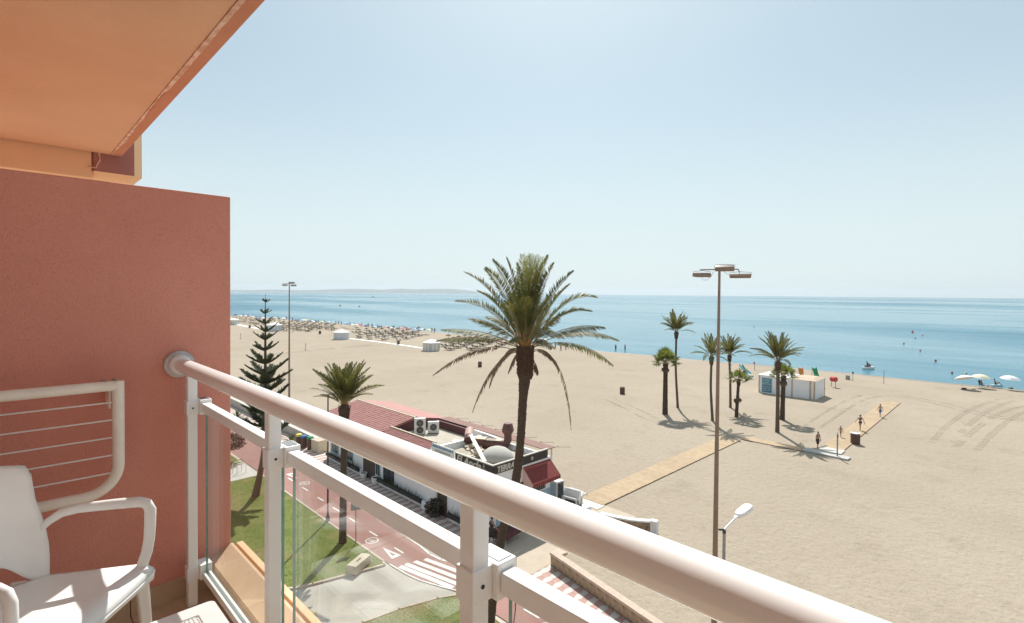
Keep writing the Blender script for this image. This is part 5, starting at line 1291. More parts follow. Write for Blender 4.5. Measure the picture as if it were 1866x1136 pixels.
# low planted wall along the left promenade
t=thing('low_wall','long low rendered wall with pale coping along the left promenade','wall',(-180,22.1,0))
mb=MB(); mb.bx(-130,131.2,-.15,.15,-.1,.85); mb.build('wall',M['concrete'],t); mb=MB(); mb.bx(-130,131.25,-.2,.2,.8505,.93); mb.build('coping',M['pale_concrete'],t)
t=thing('rear_wall','second pale low wall farther toward the sand at left','wall',(-180,25.2,0)); mb=MB(); mb.bx(-130,125,-.12,.12,-.1,.7); mb.build('wall',M['white_wall'],t); mb=MB(); mb.bx(-130,125.05,-.16,.16,.7005,.76); mb.build('coping',M['white_paint'],t)

# ------------------------------------------------------------------ stone walls at the beach entrance
t=thing('balustrade_wall','low stained stone wall with pale coping beside the pink and white tiles','wall',(0,0,0))
A=Vector((-18.75,22.0,0)); B_=Vector((6.0,17.2,0)); d=(B_-A).normalized(); nrm=Vector((-d.y,d.x,0)); L_=(B_-A).length; an=math.atan2(d.y,d.x)
stone=mat('stone_wall',(.36,.255,.165),(.42,.31,.21),sc=2.2,rough=.95,bump=.3,bsc=25,mix2=((.20,.135,.085),3.4,.46,.66))
q=random.Random(9); k=0; x=0
sm_=MB(); sm_.bx(0,.556,-.13,.13,-.1,.66); smh=sm_.mesh('stone',stone)
cm_=MB(); cm_.bx(0,1.114,-.20,.20,.6605,.80); cmh=cm_.mesh('coping_stone',M['kerb'])
while x<L_-1.2:
    for s_ in (0,.56): o=inst('stone',smh,t,tuple(A+d*(x+s_)+nrm*q.uniform(-.012,.012)),(0,0,an))
    o=inst('coping_stone',cmh,t,tuple(A+d*x+nrm*q.uniform(-.006,.006)),(0,0,an+q.uniform(-.004,.004))); x+=1.12
mb=MB(); mb.box(tuple(A+nrm*.35+d*.2+Vector((0,0,.28))),(.4,.5,.76),an); mb.build('end_block',stone,t); mb=MB(); mb.box(tuple(A+nrm*.42+d*.25+Vector((0,0,.73))),(.62,.44,.14),an); mb.build('coping_stone',M['kerb'],t)
t=thing('curved_wall','curved low wall with white coping on the sand behind the handrail','wall',(0,0,0))
cp=[(-19.9,28.2),(-19.0,28.45),(-18.0,28.85),(-17.25,29.35),(-16.75,29.8)]; pts=[]
for i in range(len(cp)-1):
    for k in range(4): pts.append((lerp(cp[i][0],cp[i+1][0],k/4),lerp(cp[i][1],cp[i+1][1],k/4)))
pts.append(cp[-1])
mbw=MB(); mbc=MB()
def sweep(mb,pts,w,z0,z1):
    n=len(pts); b=len(mb.v)
    for i,(x,y) in enumerate(pts):
        xa,ya=pts[max(i-1,0)]; xb,yb=pts[min(i+1,n-1)]; d=Vector((xb-xa,yb-ya,0)).normalized(); s=Vector((-d.y,d.x,0))*w/2
        for sg,z in ((-1,z0),(1,z0),(1,z1),(-1,z1)): mb.v.append((x+sg*s.x,y+sg*s.y,z))
    for i in range(n-1):
        for k in range(4): k2=(k+1)%4; mb.f.append((b+i*4+k,b+(i+1)*4+k,b+(i+1)*4+k2,b+i*4+k2)); mb.m.append(0)
    mb.f.append((b,b+1,b+2,b+3)); mb.m.append(0); e=b+(n-1)*4; mb.f.append((e+3,e+2,e+1,e)); mb.m.append(0)
sweep(mbw,pts,.26,-.1,.70); sweep(mbc,pts,.36,.7005,.80)
mbw.build('wall',stone,t); mbc.build('coping',M['white_paint'],t)
mb=MB(); mb.box((pts[-1][0]+.05,pts[-1][1]-.25,.4),(.42,.42,1.0),.2); mb.build('end_pier',M['white_paint'],t,bevel=.02)

# ------------------------------------------------------------------ boardwalks
def boardwalk(name,label,p0,p1,w,mm,pw=.14,z=.06,edge=True,group='wooden walkways over the sand'):
    p0=Vector((p0[0],p0[1],0)); p1=Vector((p1[0],p1[1],0)); d=(p1-p0); L_=d.length; d.normalize(); an=math.atan2(d.y,d.x)
    t=thing(name,label,'boardwalk',tuple(p0),an,group); q=random.Random(int(L_*10)); n=int(L_/pw); seg=max(1,int(1.9/pw))
    mb=MB()
    k=0
    for i in range(n):
        if i%seg==0: k=q.choice([0,0,1])
        mb.box((pw*(i+.5),q.uniform(-.015,.015),z+q.uniform(-.005,.005)),(pw*.9,w,.035),q.uniform(-.004,.004),k)
    mb.build('planks',[M[x] for x in mm],t)['kind']='stuff'
    mb=MB()
    for s_ in ((-w/2+.1),0,(w/2-.1)): mb.bx(0,L_,s_-.04,s_+.04,-.05,z-.024)
    if edge: mb.bx(0,L_,-w/2-.035,-w/2+.0,-.05,z-.02)
    mb.build('joists',M['plank_dark'],t)['kind']='stuff'
    return t
boardwalk('boardwalk','long wooden boardwalk crossing the sand from the restaurant corner',(-22.55,30.85),(-22.35,55.2),2.05,('plank','plank2'))
boardwalk('boardwalk','narrow wooden boardwalk running sideways past the tall kiosk palm',(-21.35,56.35),(-15.6,56.45),1.3,('plank','plank2'))
boardwalk('boardwalk','wooden boardwalk with four bathers leading to the sea',(-13.75,57.4),(-13.95,91.7),1.95,('plank','plank2'))
mb=MB(); mb.box((-13.65,58.2,.086),(2.0,1.6,.02)); tag(mb.build('mat',M['pale_concrete']),'pale worn mat lying on the start of the bathers\' boardwalk','mat')
p=[(-15.6,55.95),(-11.75,55.75),(-11.7,56.75),(-15.6,57.15)]
mb=MB(); mb.prism(p,.02,.16); t=tag(mb.build('shower_platform',M['grey_plank'],bevel=.01),'grey raised platform under the beach shower post','platform')
t=thing('beach_shower','slim shower post with a blue band standing on the grey platform','shower',(-12.7,56.2,.16)); mb=MB(); mb.tube([(0,0,0),(0,0,1.75)],.065,10); mb.build('post',M['grey_pole'],t,smooth=40); mb=MB(); mb.tube([(0,0,1.751),(0,0,2.05)],.072,10); mb.build('band',M['cloth_blue'],t,smooth=40)
mb=MB(); mb.tube([(0,0,2.051),(0,0,2.3)],.07,10); mb.tube([(0,0,2.2),(.12,-.12,2.2)],.025,6); mb.build('head',M['white_paint'],t,smooth=40)
mb=MB(); mb.prism([(-25.4,30.2),(-23.7,30.3),(-23.7,31.9),(-25.4,31.9)],.0,.05); tag(mb.build('grey_decking',M['grey_plank']),'small area of grey decking between restaurant and wooden boardwalk','decking')
mb=MB(); mb.prism([(-23.7,30.25),(-21.4,29.9),(-21.4,30.9),(-23.7,30.9)],.0,.045); tag(mb.build('ramp',M['pale_concrete']),'pale ramp at the landward end of the wooden boardwalk','ramp')
# bins on the sand
def sand_bin(px,py,label,s=1.0):
    b=G(px,py); t=thing('litter_bin',label,'bin',b,0,'litter bins on the sand'); mb=MB()
    n=12
    for k in range(n):
        a=2*math.pi*k/n; mb.box((.36*s*math.cos(a),.36*s*math.sin(a),.5*s),(.03,.17*s,.98*s),a)
    mb.build('slats',M['bin_brown'],t)['kind']='stuff'
    mb=MB(); mb.lathe([(.33*s,.02),(.34*s,.96*s),(.30*s,.96*s),(.30*s,.6*s)],n=12); mb.build('liner',M['black'],t)
    mb=MB(); mb.lathe([(.39*s,.97*s),(.40*s,1.03*s),(.3*s,1.06*s),(.29*s,1.0*s)],n=14); mb.build('rim',M['white_metal'] if s>1.1 else M['bin_brown'],t,smooth=40)
sand_bin(1558.5,809,'brown litter bin with pale rim beside the bathers\' boardwalk',1.12); sand_bin(1134,718,'brown litter bin alone on the sand right of the tall palm',1.0); sand_bin(874.5,669,'dark litter bin on the sand left of the tall palm trunk',1.05)
sand_bin(726,628,'small litter bin beside the thatched parasols between the tents',1.05); sand_bin(583,609,'small dark bin in front of the far parasol field',1.1); sand_bin(455,598,'tiny dark bin on the far sand left of the pine',1.1)
# volleyball posts
for px,py,ty,lab in ((557,639,625,'lone grey volleyball post on the sand right of the slim mast'),(438.5,618,607,'lone grey volleyball post on the sand by the partition wall')):
    b=G(px,py); dpp=(b-CAMLOC).dot(FW); h=D(px,ty,dpp).z; t=thing('net_post',lab,'post',b,0,'volleyball posts'); mb=MB(); mb.tube([(0,0,-.1),(0,0,h)],.07,8); mb.build('post',M['grey_pole'],t); mb=MB(); mb.bx(-1.1,1.1,-.05,.05,.0,.06); mb.build('base_bar',M['grey_pole'],t)
for px,py,ty,lab in ((1610.5,700,675,'tall thin bare pole by the waterline right of the kiosk'),(1554,695,678,'dark pole with a small box near the waterline')):
    b=G(px,py); dpp=(b-CAMLOC).dot(FW); h=D(px,ty,dpp).z; t=thing('pole',lab,'pole',b); mb=MB(); mb.tube([(0,0,-.1),(0,0,h)],.05,8); mb.build('shaft',M['grey_pole'],t)
    if px<1600: mb=MB(); mb.bx(-.12,.12,-.1,.1,h-.3,h); mb.build('box',M['black'],t)
b=G(1375,675); t=thing('warning_sign','small red sign on a post near the waterline left of the kiosk','sign',b,math.radians(-45)); mb=MB(); mb.tube([(0,0,-.1),(0,0,1.5)],.06,8); mb.build('post',M['grey_pole'],t); mb=MB(); mb.bx(-.28,.28,-.1,-.06,1.2,1.72); mb.build('plate',M['cloth_red'],t)
b=G(1519,706); t=thing('red_board','red drum-shaped board on two posts right of the kiosk','sign',b,math.radians(-35)); mb=MB(); mb.tube([(-.42,0,1.35),(.42,0,1.35)],.42,16); mb.build('drum',M['cloth_red'],t,smooth=40)
for x in (-.46,.4): l=MB(); l.cyl((x,0,-.1),(x,0,1.4),.05,n=6); l.build('leg',M['grey_pole'],t)
b=G(1545,692); t=thing('grey_crate','small grey wire bin on the sand right of the red drum board','bin',b); mb=MB(); mb.bx(-.3,.3,-.3,.3,0,.8); mb.build('body',M['grey_pole'],t,bevel=.03)

# ------------------------------------------------------------------ white kiosk
K=thing('beach_kiosk','low white beach kiosk with a blue lettered panel and tan corner posts','kiosk',(0,0,0))
x0,x1,y0,y1,h=-30.15,-22.15,85.0,89.9,2.72
mb=MB(); mb.bx(x0,x1,y0,y1,-.05,h); mb.build('wall',M['kiosk_white'],K)
mb=MB(); mb.bx(x0-.1,-25.6,y0-.1,y1+.1,h+.001,h+.10); mb.build('white_roof',M['tent_white'],K)
mb=MB(); mb.add([(-25.59,y0-.1,h+.002),(x1+.1,y0-.1,h+.002),(x1+.1,y1+.1,h+.002),(-25.59,y1+.1,h+.002),(-24.8,y0+1.4,h+.28),(x1-.6,y0+1.4,h+.28),(x1-.6,y1-1.0,h+.28),(-24.8,y1-1.0,h+.28)],[(0,3,2,1),(0,1,5,4),(1,2,6,5),(2,3,7,6),(3,0,4,7),(4,5,6,7)]); mb.build('tan_roof',M['kiosk_tan'],K)
for x,w in ((x0+.1,.16),(-25.3,.16),(-22.82,.22),(-22.27,.2)):
    mb=MB(); mb.bx(x-w/2,x+w/2,y0-.06,y0-.002,-.05,h); mb.build('corner_post',M['kiosk_tan'],K)
mb=MB(); mb.bx(x1+.002,x1+.05,y1-.25,y1-.08,-.05,h); mb.build('corner_post',M['kiosk_tan'],K)
mb=MB(); mb.bx(-29.62,-28.2,y0-.05,y0-.004,.18,2.4); pn=mb.build('blue_panel',M['panel_blue'],K)
q=random.Random(6)
for i,(z,m) in enumerate(((2.22,'panel_text'),(1.98,'panel_text'),(1.68,'panel_text'),(1.45,'panel_text'),(1.05,'panel_text2'),(.72,'panel_text'),(.45,'panel_text'))):
    mb=MB(); x=-29.5
    while x<-28.4: l=q.uniform(.06,.22); mb.bx(x,min(x+l,-28.32),y0-.056,y0-.0505,z-.05,z+.05); x+=l+q.uniform(.03,.07)
    mb.build('lettering',M[m],pn)['kind']='stuff'
mb=MB(); mb.lathe([(1.0,0),(.4,.45),(.05,.6)],n=4); o=mb.build('canopy_top',M['tent_white'],K); o.location=(-28.6,87,h+.1)
# pedal boats with slides drawn up behind the kiosk
def pedal_boat(label,b,rz,c1,c2,hh):
    t=thing('pedal_boat',label,'pedal boat',b,rz,'pedal boats behind the kiosk')
    for sy in (-.55,.55):
        mb=MB(); mb.tube([(-1.6,sy,.55),(-1.3,sy,.42),(0,sy,.38),(1.2,sy,.42),(1.65,sy,.6)],[.08,.24,.28,.24,.07],10); mb.build('hull',M[c1],t,smooth=50)
    mb=MB(); mb.bx(-1.2,1.2,-.6,.6,.58,.72); mb.build('deck',M['cloth_white'],t,bevel=.04)
    mb=MB(); mb.bx(-.2,.25,-.5,.5,.721,.95); mb.bx(-.3,-.18,-.5,.5,.951,1.5); mb.build('seat',M['cloth_white'],t,bevel=.04)
    mb=MB()
    P_=[(1.1,0,hh),(.9,0,hh-.05),(.3,0,hh*.72),(-.6,0,1.2),(-1.35,0,.95)]
    for (xa,_,za),(xb,_,zb) in zip(P_,P_[1:]):
        mb.add([(xa,-.32,za),(xa,.32,za),(xb,.32,zb),(xb,-.32,zb),(xa,-.32,za+.22),(xa,.32,za+.22),(xb,.32,zb+.22),(xb,-.32,zb+.22)],[(0,1,2,3),(0,3,7,4),(2,1,5,6)])
    mb.build('slide',M[c2],t,solid=.04)
    mb=MB()
    for k in range(5): mb.bx(1.08,1.16,-.28,.28,.8+k*(hh-.9)/5,.86+k*(hh-.9)/5)
    mb.bx(1.08,1.14,-.32,-.28,.7,hh); mb.bx(1.08,1.14,.28,.32,.7,hh); mb.build('ladder',M[c2],t)
    return t
pedal_boat('pedal boat with a tall green slide behind the right end of the kiosk',(-25.3,97.6,0),2.2,'cloth_white','cloth_green',3.0)
pedal_boat('pedal boat with an orange slide beside the green one',(-27.3,96.6,0),2.0,'cloth_yellow','cloth_orange',2.9)
pedal_boat('pedal boat with a white slide behind the middle of the kiosk',(-29.6,96.2,0),1.7,'cloth_sky_blue','cloth_white',2.7)
pedal_boat('pedal boat with a teal slide behind the left end of the kiosk',(-37.2,97.8,0),2.6,'cloth_teal','cloth_teal',2.2)
# ------------------------------------------------------------------ people
def body_mesh(J, Rd, edges, sub=1, extra=None):
    names=list(J); idx={k:i for i,k in enumerate(names)}
    me=bpy.data.meshes.new('body'); me.from_pydata([J[k] for k in names],[(idx[a],idx[b]) for a,b in edges],[])
    o=bpy.data.objects.new('tmp_body',me); COL.objects.link(o)
    o.modifiers.new('skin','SKIN'); 
    for k,v in zip(names,me.skin_vertices[0].data):
        r=Rd[k]; v.radius=(r,r) if not hasattr(r,'__len__') else r; v.use_root=(k=='pelvis')
    s=o.modifiers.new('sub','SUBSURF'); s.levels=sub; s.render_levels=sub
    bpy.context.view_layer.update(); out=bpy.data.meshes.new_from_object(o.evaluated_get(bpy.context.evaluated_depsgraph_get()))
    bpy.data.objects.remove(o); out.polygons.foreach_set('use_smooth',[True]*len(out.polygons)); return out
def stand_joints(step=.16, swing=.2, lean=.02, bend=0):
    J={'pelvis':(0,0,.93),'waist':(0,lean*.5,1.06),'chest':(0,lean,1.27),'neckb':(0,lean*1.1,1.44),'neck':(0,lean*1.2,1.50),'head':(0,lean*1.4+.01,1.60),'crown':(0,lean*1.4,1.70)}
    for s,sg in (('l',-1),('r',1)):
        st=step*sg; sw=-swing*sg
        J.update({'sh'+s:(sg*.175,lean,1.40),'el'+s:(sg*.235,lean+sw*.55,1.13),'wr'+s:(sg*.25,lean+sw*1.15+.03,.89),
          'hip'+s:(sg*.095,0,.88),'kn'+s:(sg*.10,st*.55+.02,.50),'an'+s:(sg*.10,st-.02,.085),'he'+s:(sg*.10,st-.06,.035),'to'+s:(sg*.115,st+.15,.03)})
        for k,(a,dz,dx) in enumerate(((-.030,-.155,0),(-.010,-.175,0),(.010,-.168,0),(.030,-.140,0))):
            w=J['wr'+s]; J['pm%s%d'%(s,k)]=(w[0]+.004*sg,w[1]+a*.9,w[2]-.085); J['f%s%d'%(s,k)]=(w[0]-.012*sg,w[1]+a*1.15+.02,w[2]+dz)
        J['th'+s]=(w[0]-.02*sg,w[1]+.045,w[2]-.085)
    Rd={'pelvis':(.145,.10),'waist':(.125,.088),'chest':(.155,.10),'neckb':(.085,.07),'neck':.05,'head':(.075,.088),'crown':(.055,.065)}
    for s in 'lr':
        Rd.update({'sh'+s:.062,'el'+s:.041,'wr'+s:.027,'hip'+s:.088,'kn'+s:.055,'an'+s:.036,'he'+s:.034,'to'+s:(.034,.022),'th'+s:.010})
        for k in range(4): Rd['pm%s%d'%(s,k)]=.014; Rd['f%s%d'%(s,k)]=.008
    E_=[('pelvis','waist'),('waist','chest'),('chest','neckb'),('neckb','neck'),('neck','head'),('head','crown')]
    for s in 'lr':
        E_+=[('neckb','sh'+s),('sh'+s,'el'+s),('el'+s,'wr'+s),('pelvis','hip'+s),('hip'+s,'kn'+s),('kn'+s,'an'+s),('an'+s,'he'+s),('an'+s,'to'+s),('wr'+s,'th'+s)]
        for k in range(4): E_+=[('wr'+s,'pm%s%d'%(s,k)),('pm%s%d'%(s,k),'f%s%d'%(s,k))]
    return J,Rd,E_
def face_bits(t,J):
    x,y,z=J['head']
    mb=MB(); mb.sphere((-.030,y+.080,z+.02),.011,6,4); mb.sphere((.030,y+.080,z+.02),.011,6,4); mb.build('eyes',M['hair_dark'],t)['kind']='stuff'
    mb=MB(); mb.tube([(0,y+.08,z+.02),(0,y+.105,z-.018)],[.008,.014],6); mb.sphere((-.083,y,z),.02,6,4,0,.4,1,1.3); mb.sphere((.083,y,z),.02,6,4,0,.4,1,1.3); return mb
def hair(t,J,m,longh=False,r=1.0):
    x,y,z=J['head']; mb=MB(); mb.sphere((0,y-.014,z+.045),.098*r,14,9,0,.93,1.03,.98)
    mb.v=[(a,b,max(c,z+(.005 if b>y+.03 else -.055))) for a,b,c in mb.v]
    if longh: mb.tube([(0,y-.07,z+.03),(0,y-.10,z-.1),(0,y-.09,z-.22)],[.06,.06,.03],8)
    mb.build('hair',M[m],t,smooth=60)
def shorts(t,J,m,low=.55,name='shorts',top=1.0,r=1.0):
    mb=MB(); mb.tube([(0,0,.80),(0,0,.90),(0,.0,top)],[.163*r,.178*r,.152*r],14,True,0,.74,ref=(1,0,0))
    if low<.82:
        for s,sg in (('l',-1),('r',1)):
            h=Vector(J['hip'+s]); k=Vector(J['kn'+s]); f=(.88-low)/(.88-.50); mb.tube([tuple(h+Vector((0,0,.02))),tuple(h.lerp(k,f))],[.108*r,.094*r],12,True,0,1.0)
    mb.build(name,M[m],t,smooth=60)
def person(label,loc,rz,sc,skin,hairm,wear,step=.16,swing=.2,longh=False,group=None,top=None,sub=1):
    J,Rd,E_=stand_joints(step,swing); t=thing('person',label,'person',loc,rz,group); t.scale=(sc,sc,sc)
    me=body_mesh(J,Rd,E_,sub); me.name='body'; me.materials.clear(); me.materials.append(M[skin])
    fb=face_bits(t,J); fme=fb.mesh('f',M[skin]); bm=bmesh.new(); bm.from_mesh(me); bm.from_mesh(fme); bm.to_mesh(me); bm.free(); bpy.data.meshes.remove(fme)
    inst('body',me,t); hair(t,J,hairm,longh); shorts(t,J,wear[0],wear[1],wear[2])
    if top: 
        mb=MB(); mb.tube([(0,.01,1.0 if top[1] else 1.18),(0,.015,1.24),(0,.02,1.33 if not top[1] else 1.42)],[.150,.168,.150],14,True,0,.70,ref=(1,0,0)); mb.build('top',M[top[0]],t,smooth=60)
    return t
def face_to(v): return math.atan2(-v.x,v.y)
away=face_to(F0); toward=face_to(-F0)
def on_ground(px,py,z=.08): return G(px,py,z)
person('bare-chested grey-haired man in long black shorts by the shower platform',on_ground(1490,818,.1),toward+.35,1.0,'skin_tan','hair_grey',('black',.50,'shorts'),.10,.05)
person('small child walking on the boardwalk beside the pale mat',on_ground(1532,796.5),away+.1,.68,'skin_tan','hair_dark',('cloth_pink',.80,'swimsuit'),.14,.2)
person('woman in dark swimsuit bottoms walking along the middle of the boardwalk',on_ground(1567.5,784),away,1.0,'skin_fair','hair_dark',('navy' if 'navy' in M else 'cloth_navy',.80,'swimsuit_bottom'),.16,.35,False,None,('cloth_navy',False))
person('slim youth in blue shorts farthest along the boardwalk',on_ground(1604,759.5),away+.05,.92,'skin_fair','hair_dark',('cloth_blue',.58,'shorts'),.14,.2)
# waiter in black bent over by the restaurant corner
t=person('person in black clothes bending over beside the tall palm trunk',(-22.85,21.1,.02),away-1.2,1.0,'skin_tan','hair_dark',('black',.45,'shorts'),.12,-.3,False,None,('black',True))
# seated / far bathers
def sitting_mesh():
    J,Rd,E_=stand_joints(0,0)
    for k in ('pelvis','waist','chest','neckb','neck','head','crown'):
        x,y,z=J[k]; J[k]=(x,y-.25*(z-.93),z-.80)
    for s,sg in (('l',-1),('r',1)):
        J['hip'+s]=(sg*.1,.02,.12); J['kn'+s]=(sg*.13,.42,.38); J['an'+s]=(sg*.13,.62,.07); J['he'+s]=(sg*.13,.58,.03); J['to'+s]=(sg*.14,.78,.04)
        J['sh'+s]=(sg*.175,-.12,.60); J['el'+s]=(sg*.25,.08,.42); J['wr'+s]=(sg*.16,.3,.42)
        w=J['wr'+s]
        for k in range(4): J['pm%s%d'%(s,k)]=(w[0]-.02*sg,w[1]+.07,w[2]+(k-1.5)*.02); J['f%s%d'%(s,k)]=(w[0]-.05*sg,w[1]+.14,w[2]+(k-1.5)*.022-.02)
        J['th'+s]=(w[0]-.05*sg,w[1]+.05,w[2]+.04)
    return body_mesh(J,Rd,E_,1),J
SITM,SITJ=sitting_mesh(); 
def sitter(label,loc,rz,skin,hm,wm,sc=1,group=None):
    t=thing('person',label,'person',loc,rz,group); t.scale=(sc,sc,sc); me=SITM.copy(); me.materials.clear(); me.materials.append(M[skin]); inst('body',me,t)
    x,y,z=SITJ['head']; mb=MB(); mb.sphere((0,y-.014,z+.045),.098,12,8); mb.v=[(a,b,max(c,z+(.005 if b>y+.03 else -.055))) for a,b,c in mb.v]; mb.build('hair',M[hm],t,smooth=60)
    mb=MB(); mb.tube([(0,0,.04),(0,-.01,.14),(0,-.03,.24)],[.165,.175,.15],12,True,0,.8,ref=(1,0,0)); mb.build('swimwear',M[wm],t,smooth=60); return t
b=G(1814,705); sitter('tanned bather sitting up on a blue towel right of the middle white parasol',(b.x,b.y,.35),toward+.9,'skin_brown','hair_dark','black',1.1)
mb=MB(); mb.box((b.x+.1,b.y-.1,.18),(1.5,.9,.34),.5); tag(mb.build('blue_lounger',M['cloth_sky_blue'],bevel=.03),'low bright blue lounge seat under the seated bather','lounger')
# lying bather
b=G(1801,705); t=thing('person','bather lying on the sand between the black chair and the seated bather','person',(b.x,b.y,.12),.9); J,Rd,E_=stand_joints(.03,.0); me=body_mesh(J,Rd,E_,1); me.materials.append(M['skin_fair']); o=inst('body',me,t,(0,-.85,0),(R(-90),0,0)); 
hm_=MB(); hm_.sphere((0,0,0),.1,10,7); o2=hm_.build('hair',M['hair_dark'],t); o2.location=(0,-.85+1.66,-.02)
hm_=MB(); hm_.tube([(0,0,-.0),(0,.2,0)],[.165,.155],12,True,0,.75,ref=(1,0,0)); o2=hm_.build('swimwear',M['cloth_navy'],t); o2.location=(0,-.85+.80,.0)
b=G(1789,706); t=thing('beach_chair','black folding beach chair under the middle white parasol','chair',b,toward); mb=MB(); mb.box((0,-.25,.75),(.6,.06,.85),mat=Matrix.Rotation(.3,3,'X')); mb.box((0,.05,.36),(.6,.55,.06)); mb.build('sling',M['black'],t,bevel=.01); mb=MB()
for x in (-.3,.3): mb.tube([(x,-.35,0),(x,.3,.38)],.02,5); mb.tube([(x,.3,0),(x,-.25,.4),(x,-.4,1.15)],.02,5); mb.tube([(x,-.3,.6),(x,.3,.6)],.02,5)
mb.build('frame',M['steel'],t)
for px,py,s,m,lab in ((1757,710,.5,'black','black beach bag under the tilted left white parasol'),(1842,709,.45,'black','dark beach bag under the right white parasol'),(1774,710,.5,'cloth_cream','pale folding stool right of the tilted white parasol')):
    b=G(px,py); mb=MB(); mb.sphere((0,0,.26*s),s*.55,10,6,0,1.3,.8,.6); mb.v=[(x,y,max(z,0)) for x,y,z in mb.v]; tag(mb.build('beach_bag',M[m],None,50,b),lab,'bag')

# ------------------------------------------------------------------ parasols
def parasol_parts(t,m,r=1.05,h=2.15,tilt=0,pole='white_metal'):
    o=bpy.data.objects.new('x',None); bpy.data.objects.remove(o)
    mb=MB(); n=8; d=.42*r; top=len(mb.v); 
    rings=[(.02,0),(.35,-.06),(.7,-.19),(1.0,-.42)]
    b=0
    for fr_,z in rings:
        for k in range(n*2):
            a=math.pi*k/n; rr_=r*fr_*(1-.045*(k%2)*fr_); mb.v.append((rr_*math.cos(a),rr_*math.sin(a),z*r+.03*r*(k%2)*fr_*0))
    for i in range(3):
        for k in range(n*2): k2=(k+1)%(n*2); mb.f.append((i*n*2+k,(i+1)*n*2+k,(i+1)*n*2+k2,i*n*2+k2)); mb.m.append(0)
    mb.f.append(tuple(range(n*2))); mb.m.append(0)
    c=mb.build('canopy',M[m],t,solid=.012); c.location=(0,0,h); c.rotation_euler=(tilt,0,0)
    mb=MB(); mb.tube([(0,0,-.1),(0,0,h-.02),(0,0,h+.1)],[.022,.02,.012],6); p=mb.build('pole',M[pole],t); p.rotation_euler=(tilt*.6,0,0)
for px,py,tpy,m,tl,lab in ((1755,709,693,'cloth_white',-.35,'white parasol tilted toward the sea, leftmost of the three at right'),(1787,707,688,'cloth_cream',.05,'cream-white parasol over the black chair, middle of the three at right'),(1841,710,696,'cloth_white',.1,'white parasol by the waterline, rightmost in the picture')):
    b=G(px,py); t=thing('beach_parasol',lab,'parasol',b,away,'white parasols at the right'); parasol_parts(t,m,1.32,2.3,tl)
far=[(430.7,573,'navy'),(437,575,'white'),(446,575.5,'white'),(455,576,'pink'),(461,577,'cream'),(469,580,'blue'),(478,579,'white'),(489,579.5,'white'),(500,579,'cream'),(516,579.5,'white'),(540,583,'navy'),(548,583,'sky_blue'),(553.5,583,'white'),(559,582.5,'yellow'),(565,584.5,'blue'),(569.5,585,'white'),(574.5,584.5,'navy'),(587,586,'light_yellow'),(596,588.3,'blue'),(600,586.5,'cream'),(606.5,587,'sky_blue'),(628,588,'sky_blue'),(633.5,590,'blue'),(643,591,'white'),(649,592,'cream'),(655.7,591.5,'red'),(668,593,'navy'),(683.6,595.5,'sky_blue'),(702,595.5,'pink'),(712,597,'white'),(722,598.5,'white'),(734.5,597.5,'pink'),(747.7,599,'red'),(754.7,599.5,'sky_blue'),(769,600,'white'),(775,600,'navy'),(780.4,600.5,'light_yellow'),(990,617.5,'white')]
q=random.Random(17); cnames={'navy':'dark navy','sky_blue':'pale sky-blue','light_yellow':'pale yellow'}
ordn=['first','second','third','fourth','fifth','sixth','seventh','eighth','ninth','tenth','eleventh','twelfth','thirteenth','fourteenth']
seen={}
tot={}
for _,_,m in far[:-1]: tot[m]=tot.get(m,0)+1
for px,py,m in far:
    b=G(px,py,2.0); b.z=0; nm_=cnames.get(m,m)
    if px>900: lab='white beach parasol alone by the waterline right of the tall palm trunk'
    else:
        k=seen.get(m,0); seen[m]=k+1
        lab=('%s beach parasol, the only one of its colour along the far shore'%nm_) if tot[m]==1 else '%s beach parasol, %s of its colour from the left along the far shore'%(nm_,ordn[k])
    t=thing('beach_parasol',lab,'parasol',b,q.uniform(0,6),'coloured parasols along the shoreline'); parasol_parts(t,'cloth_'+m,q.uniform(1.1,1.4),2.15,q.uniform(-.25,.25))
_on=['first','second','third','fourth','fifth','sixth','seventh','eighth','ninth','tenth','eleventh','twelfth','thirteenth','fourteenth','fifteenth','sixteenth','seventeenth','eighteenth','nineteenth']
def ordinal(i):
    if i<19: return _on[i]
    i+=1; t={2:'twent',3:'thirt',4:'fort'}[i//10]
    return t+'ieth' if i%10==0 else t+'y-'+_on[i%10-1]
# far bathers: standing and sitting, one mesh with swimwear per look
J,Rd,E_=stand_joints(.12,.15); ST=body_mesh(J,Rd,E_,0)
def far_person(i,px,py,label,skin,wear,z=0,sc=1.0,group='bathers along the far shore'):
    b=G(px,py,z); t=thing('person',label,'person',b,q.uniform(0,6),group); t.scale=(sc,sc,sc)
    me=ST.copy(); me.materials.clear(); me.materials.append(M[skin]); inst('body',me,t)
    x,y,zz=J['head']; mb=MB(); mb.sphere((0,y-.01,zz+.05),.1,8,5); mb.build('hair',M['hair_dark'],t); shorts(t,J,wear,.6)
fp=[(444,577),(452,578),(473,582),(484,583),(497,583),(508,583.5),(522,583.5),(533,585),(545,587),(552,588),(561,588.5),(571,589),(580,589.5),(591,591),(603,592),(612,592.5),(617,592),(622,593),(638,594.5),(645,595),(659,596),(671,597),(678,598),(688,599.5),(695,601),(717,602.5),(728,603.5),(741,604.5),(760,605.5),(787,606),(792,607)]
sk_=['skin_tan','skin_brown','skin_fair']; wr=['black','cloth_navy','cloth_red','cloth_blue']
for i,(px,py) in enumerate(fp): far_person(i,px,py,'tiny bather on the far shore, %s from left among the coloured parasols'%ordinal(i),sk_[i%3],wr[i%4],0,1.08)
for px,py,lab in ((1012,636,'bather at the waterline just right of the tall palm trunk'),(1022,639,'bather in dark swimwear on the sand right of the tall palm trunk'),(1031,637.5,'bather standing beside the low branch right of the tall palm')): far_person(0,px,py,lab,'skin_brown','cloth_navy',0,1.1,'bathers right of the tall palm')
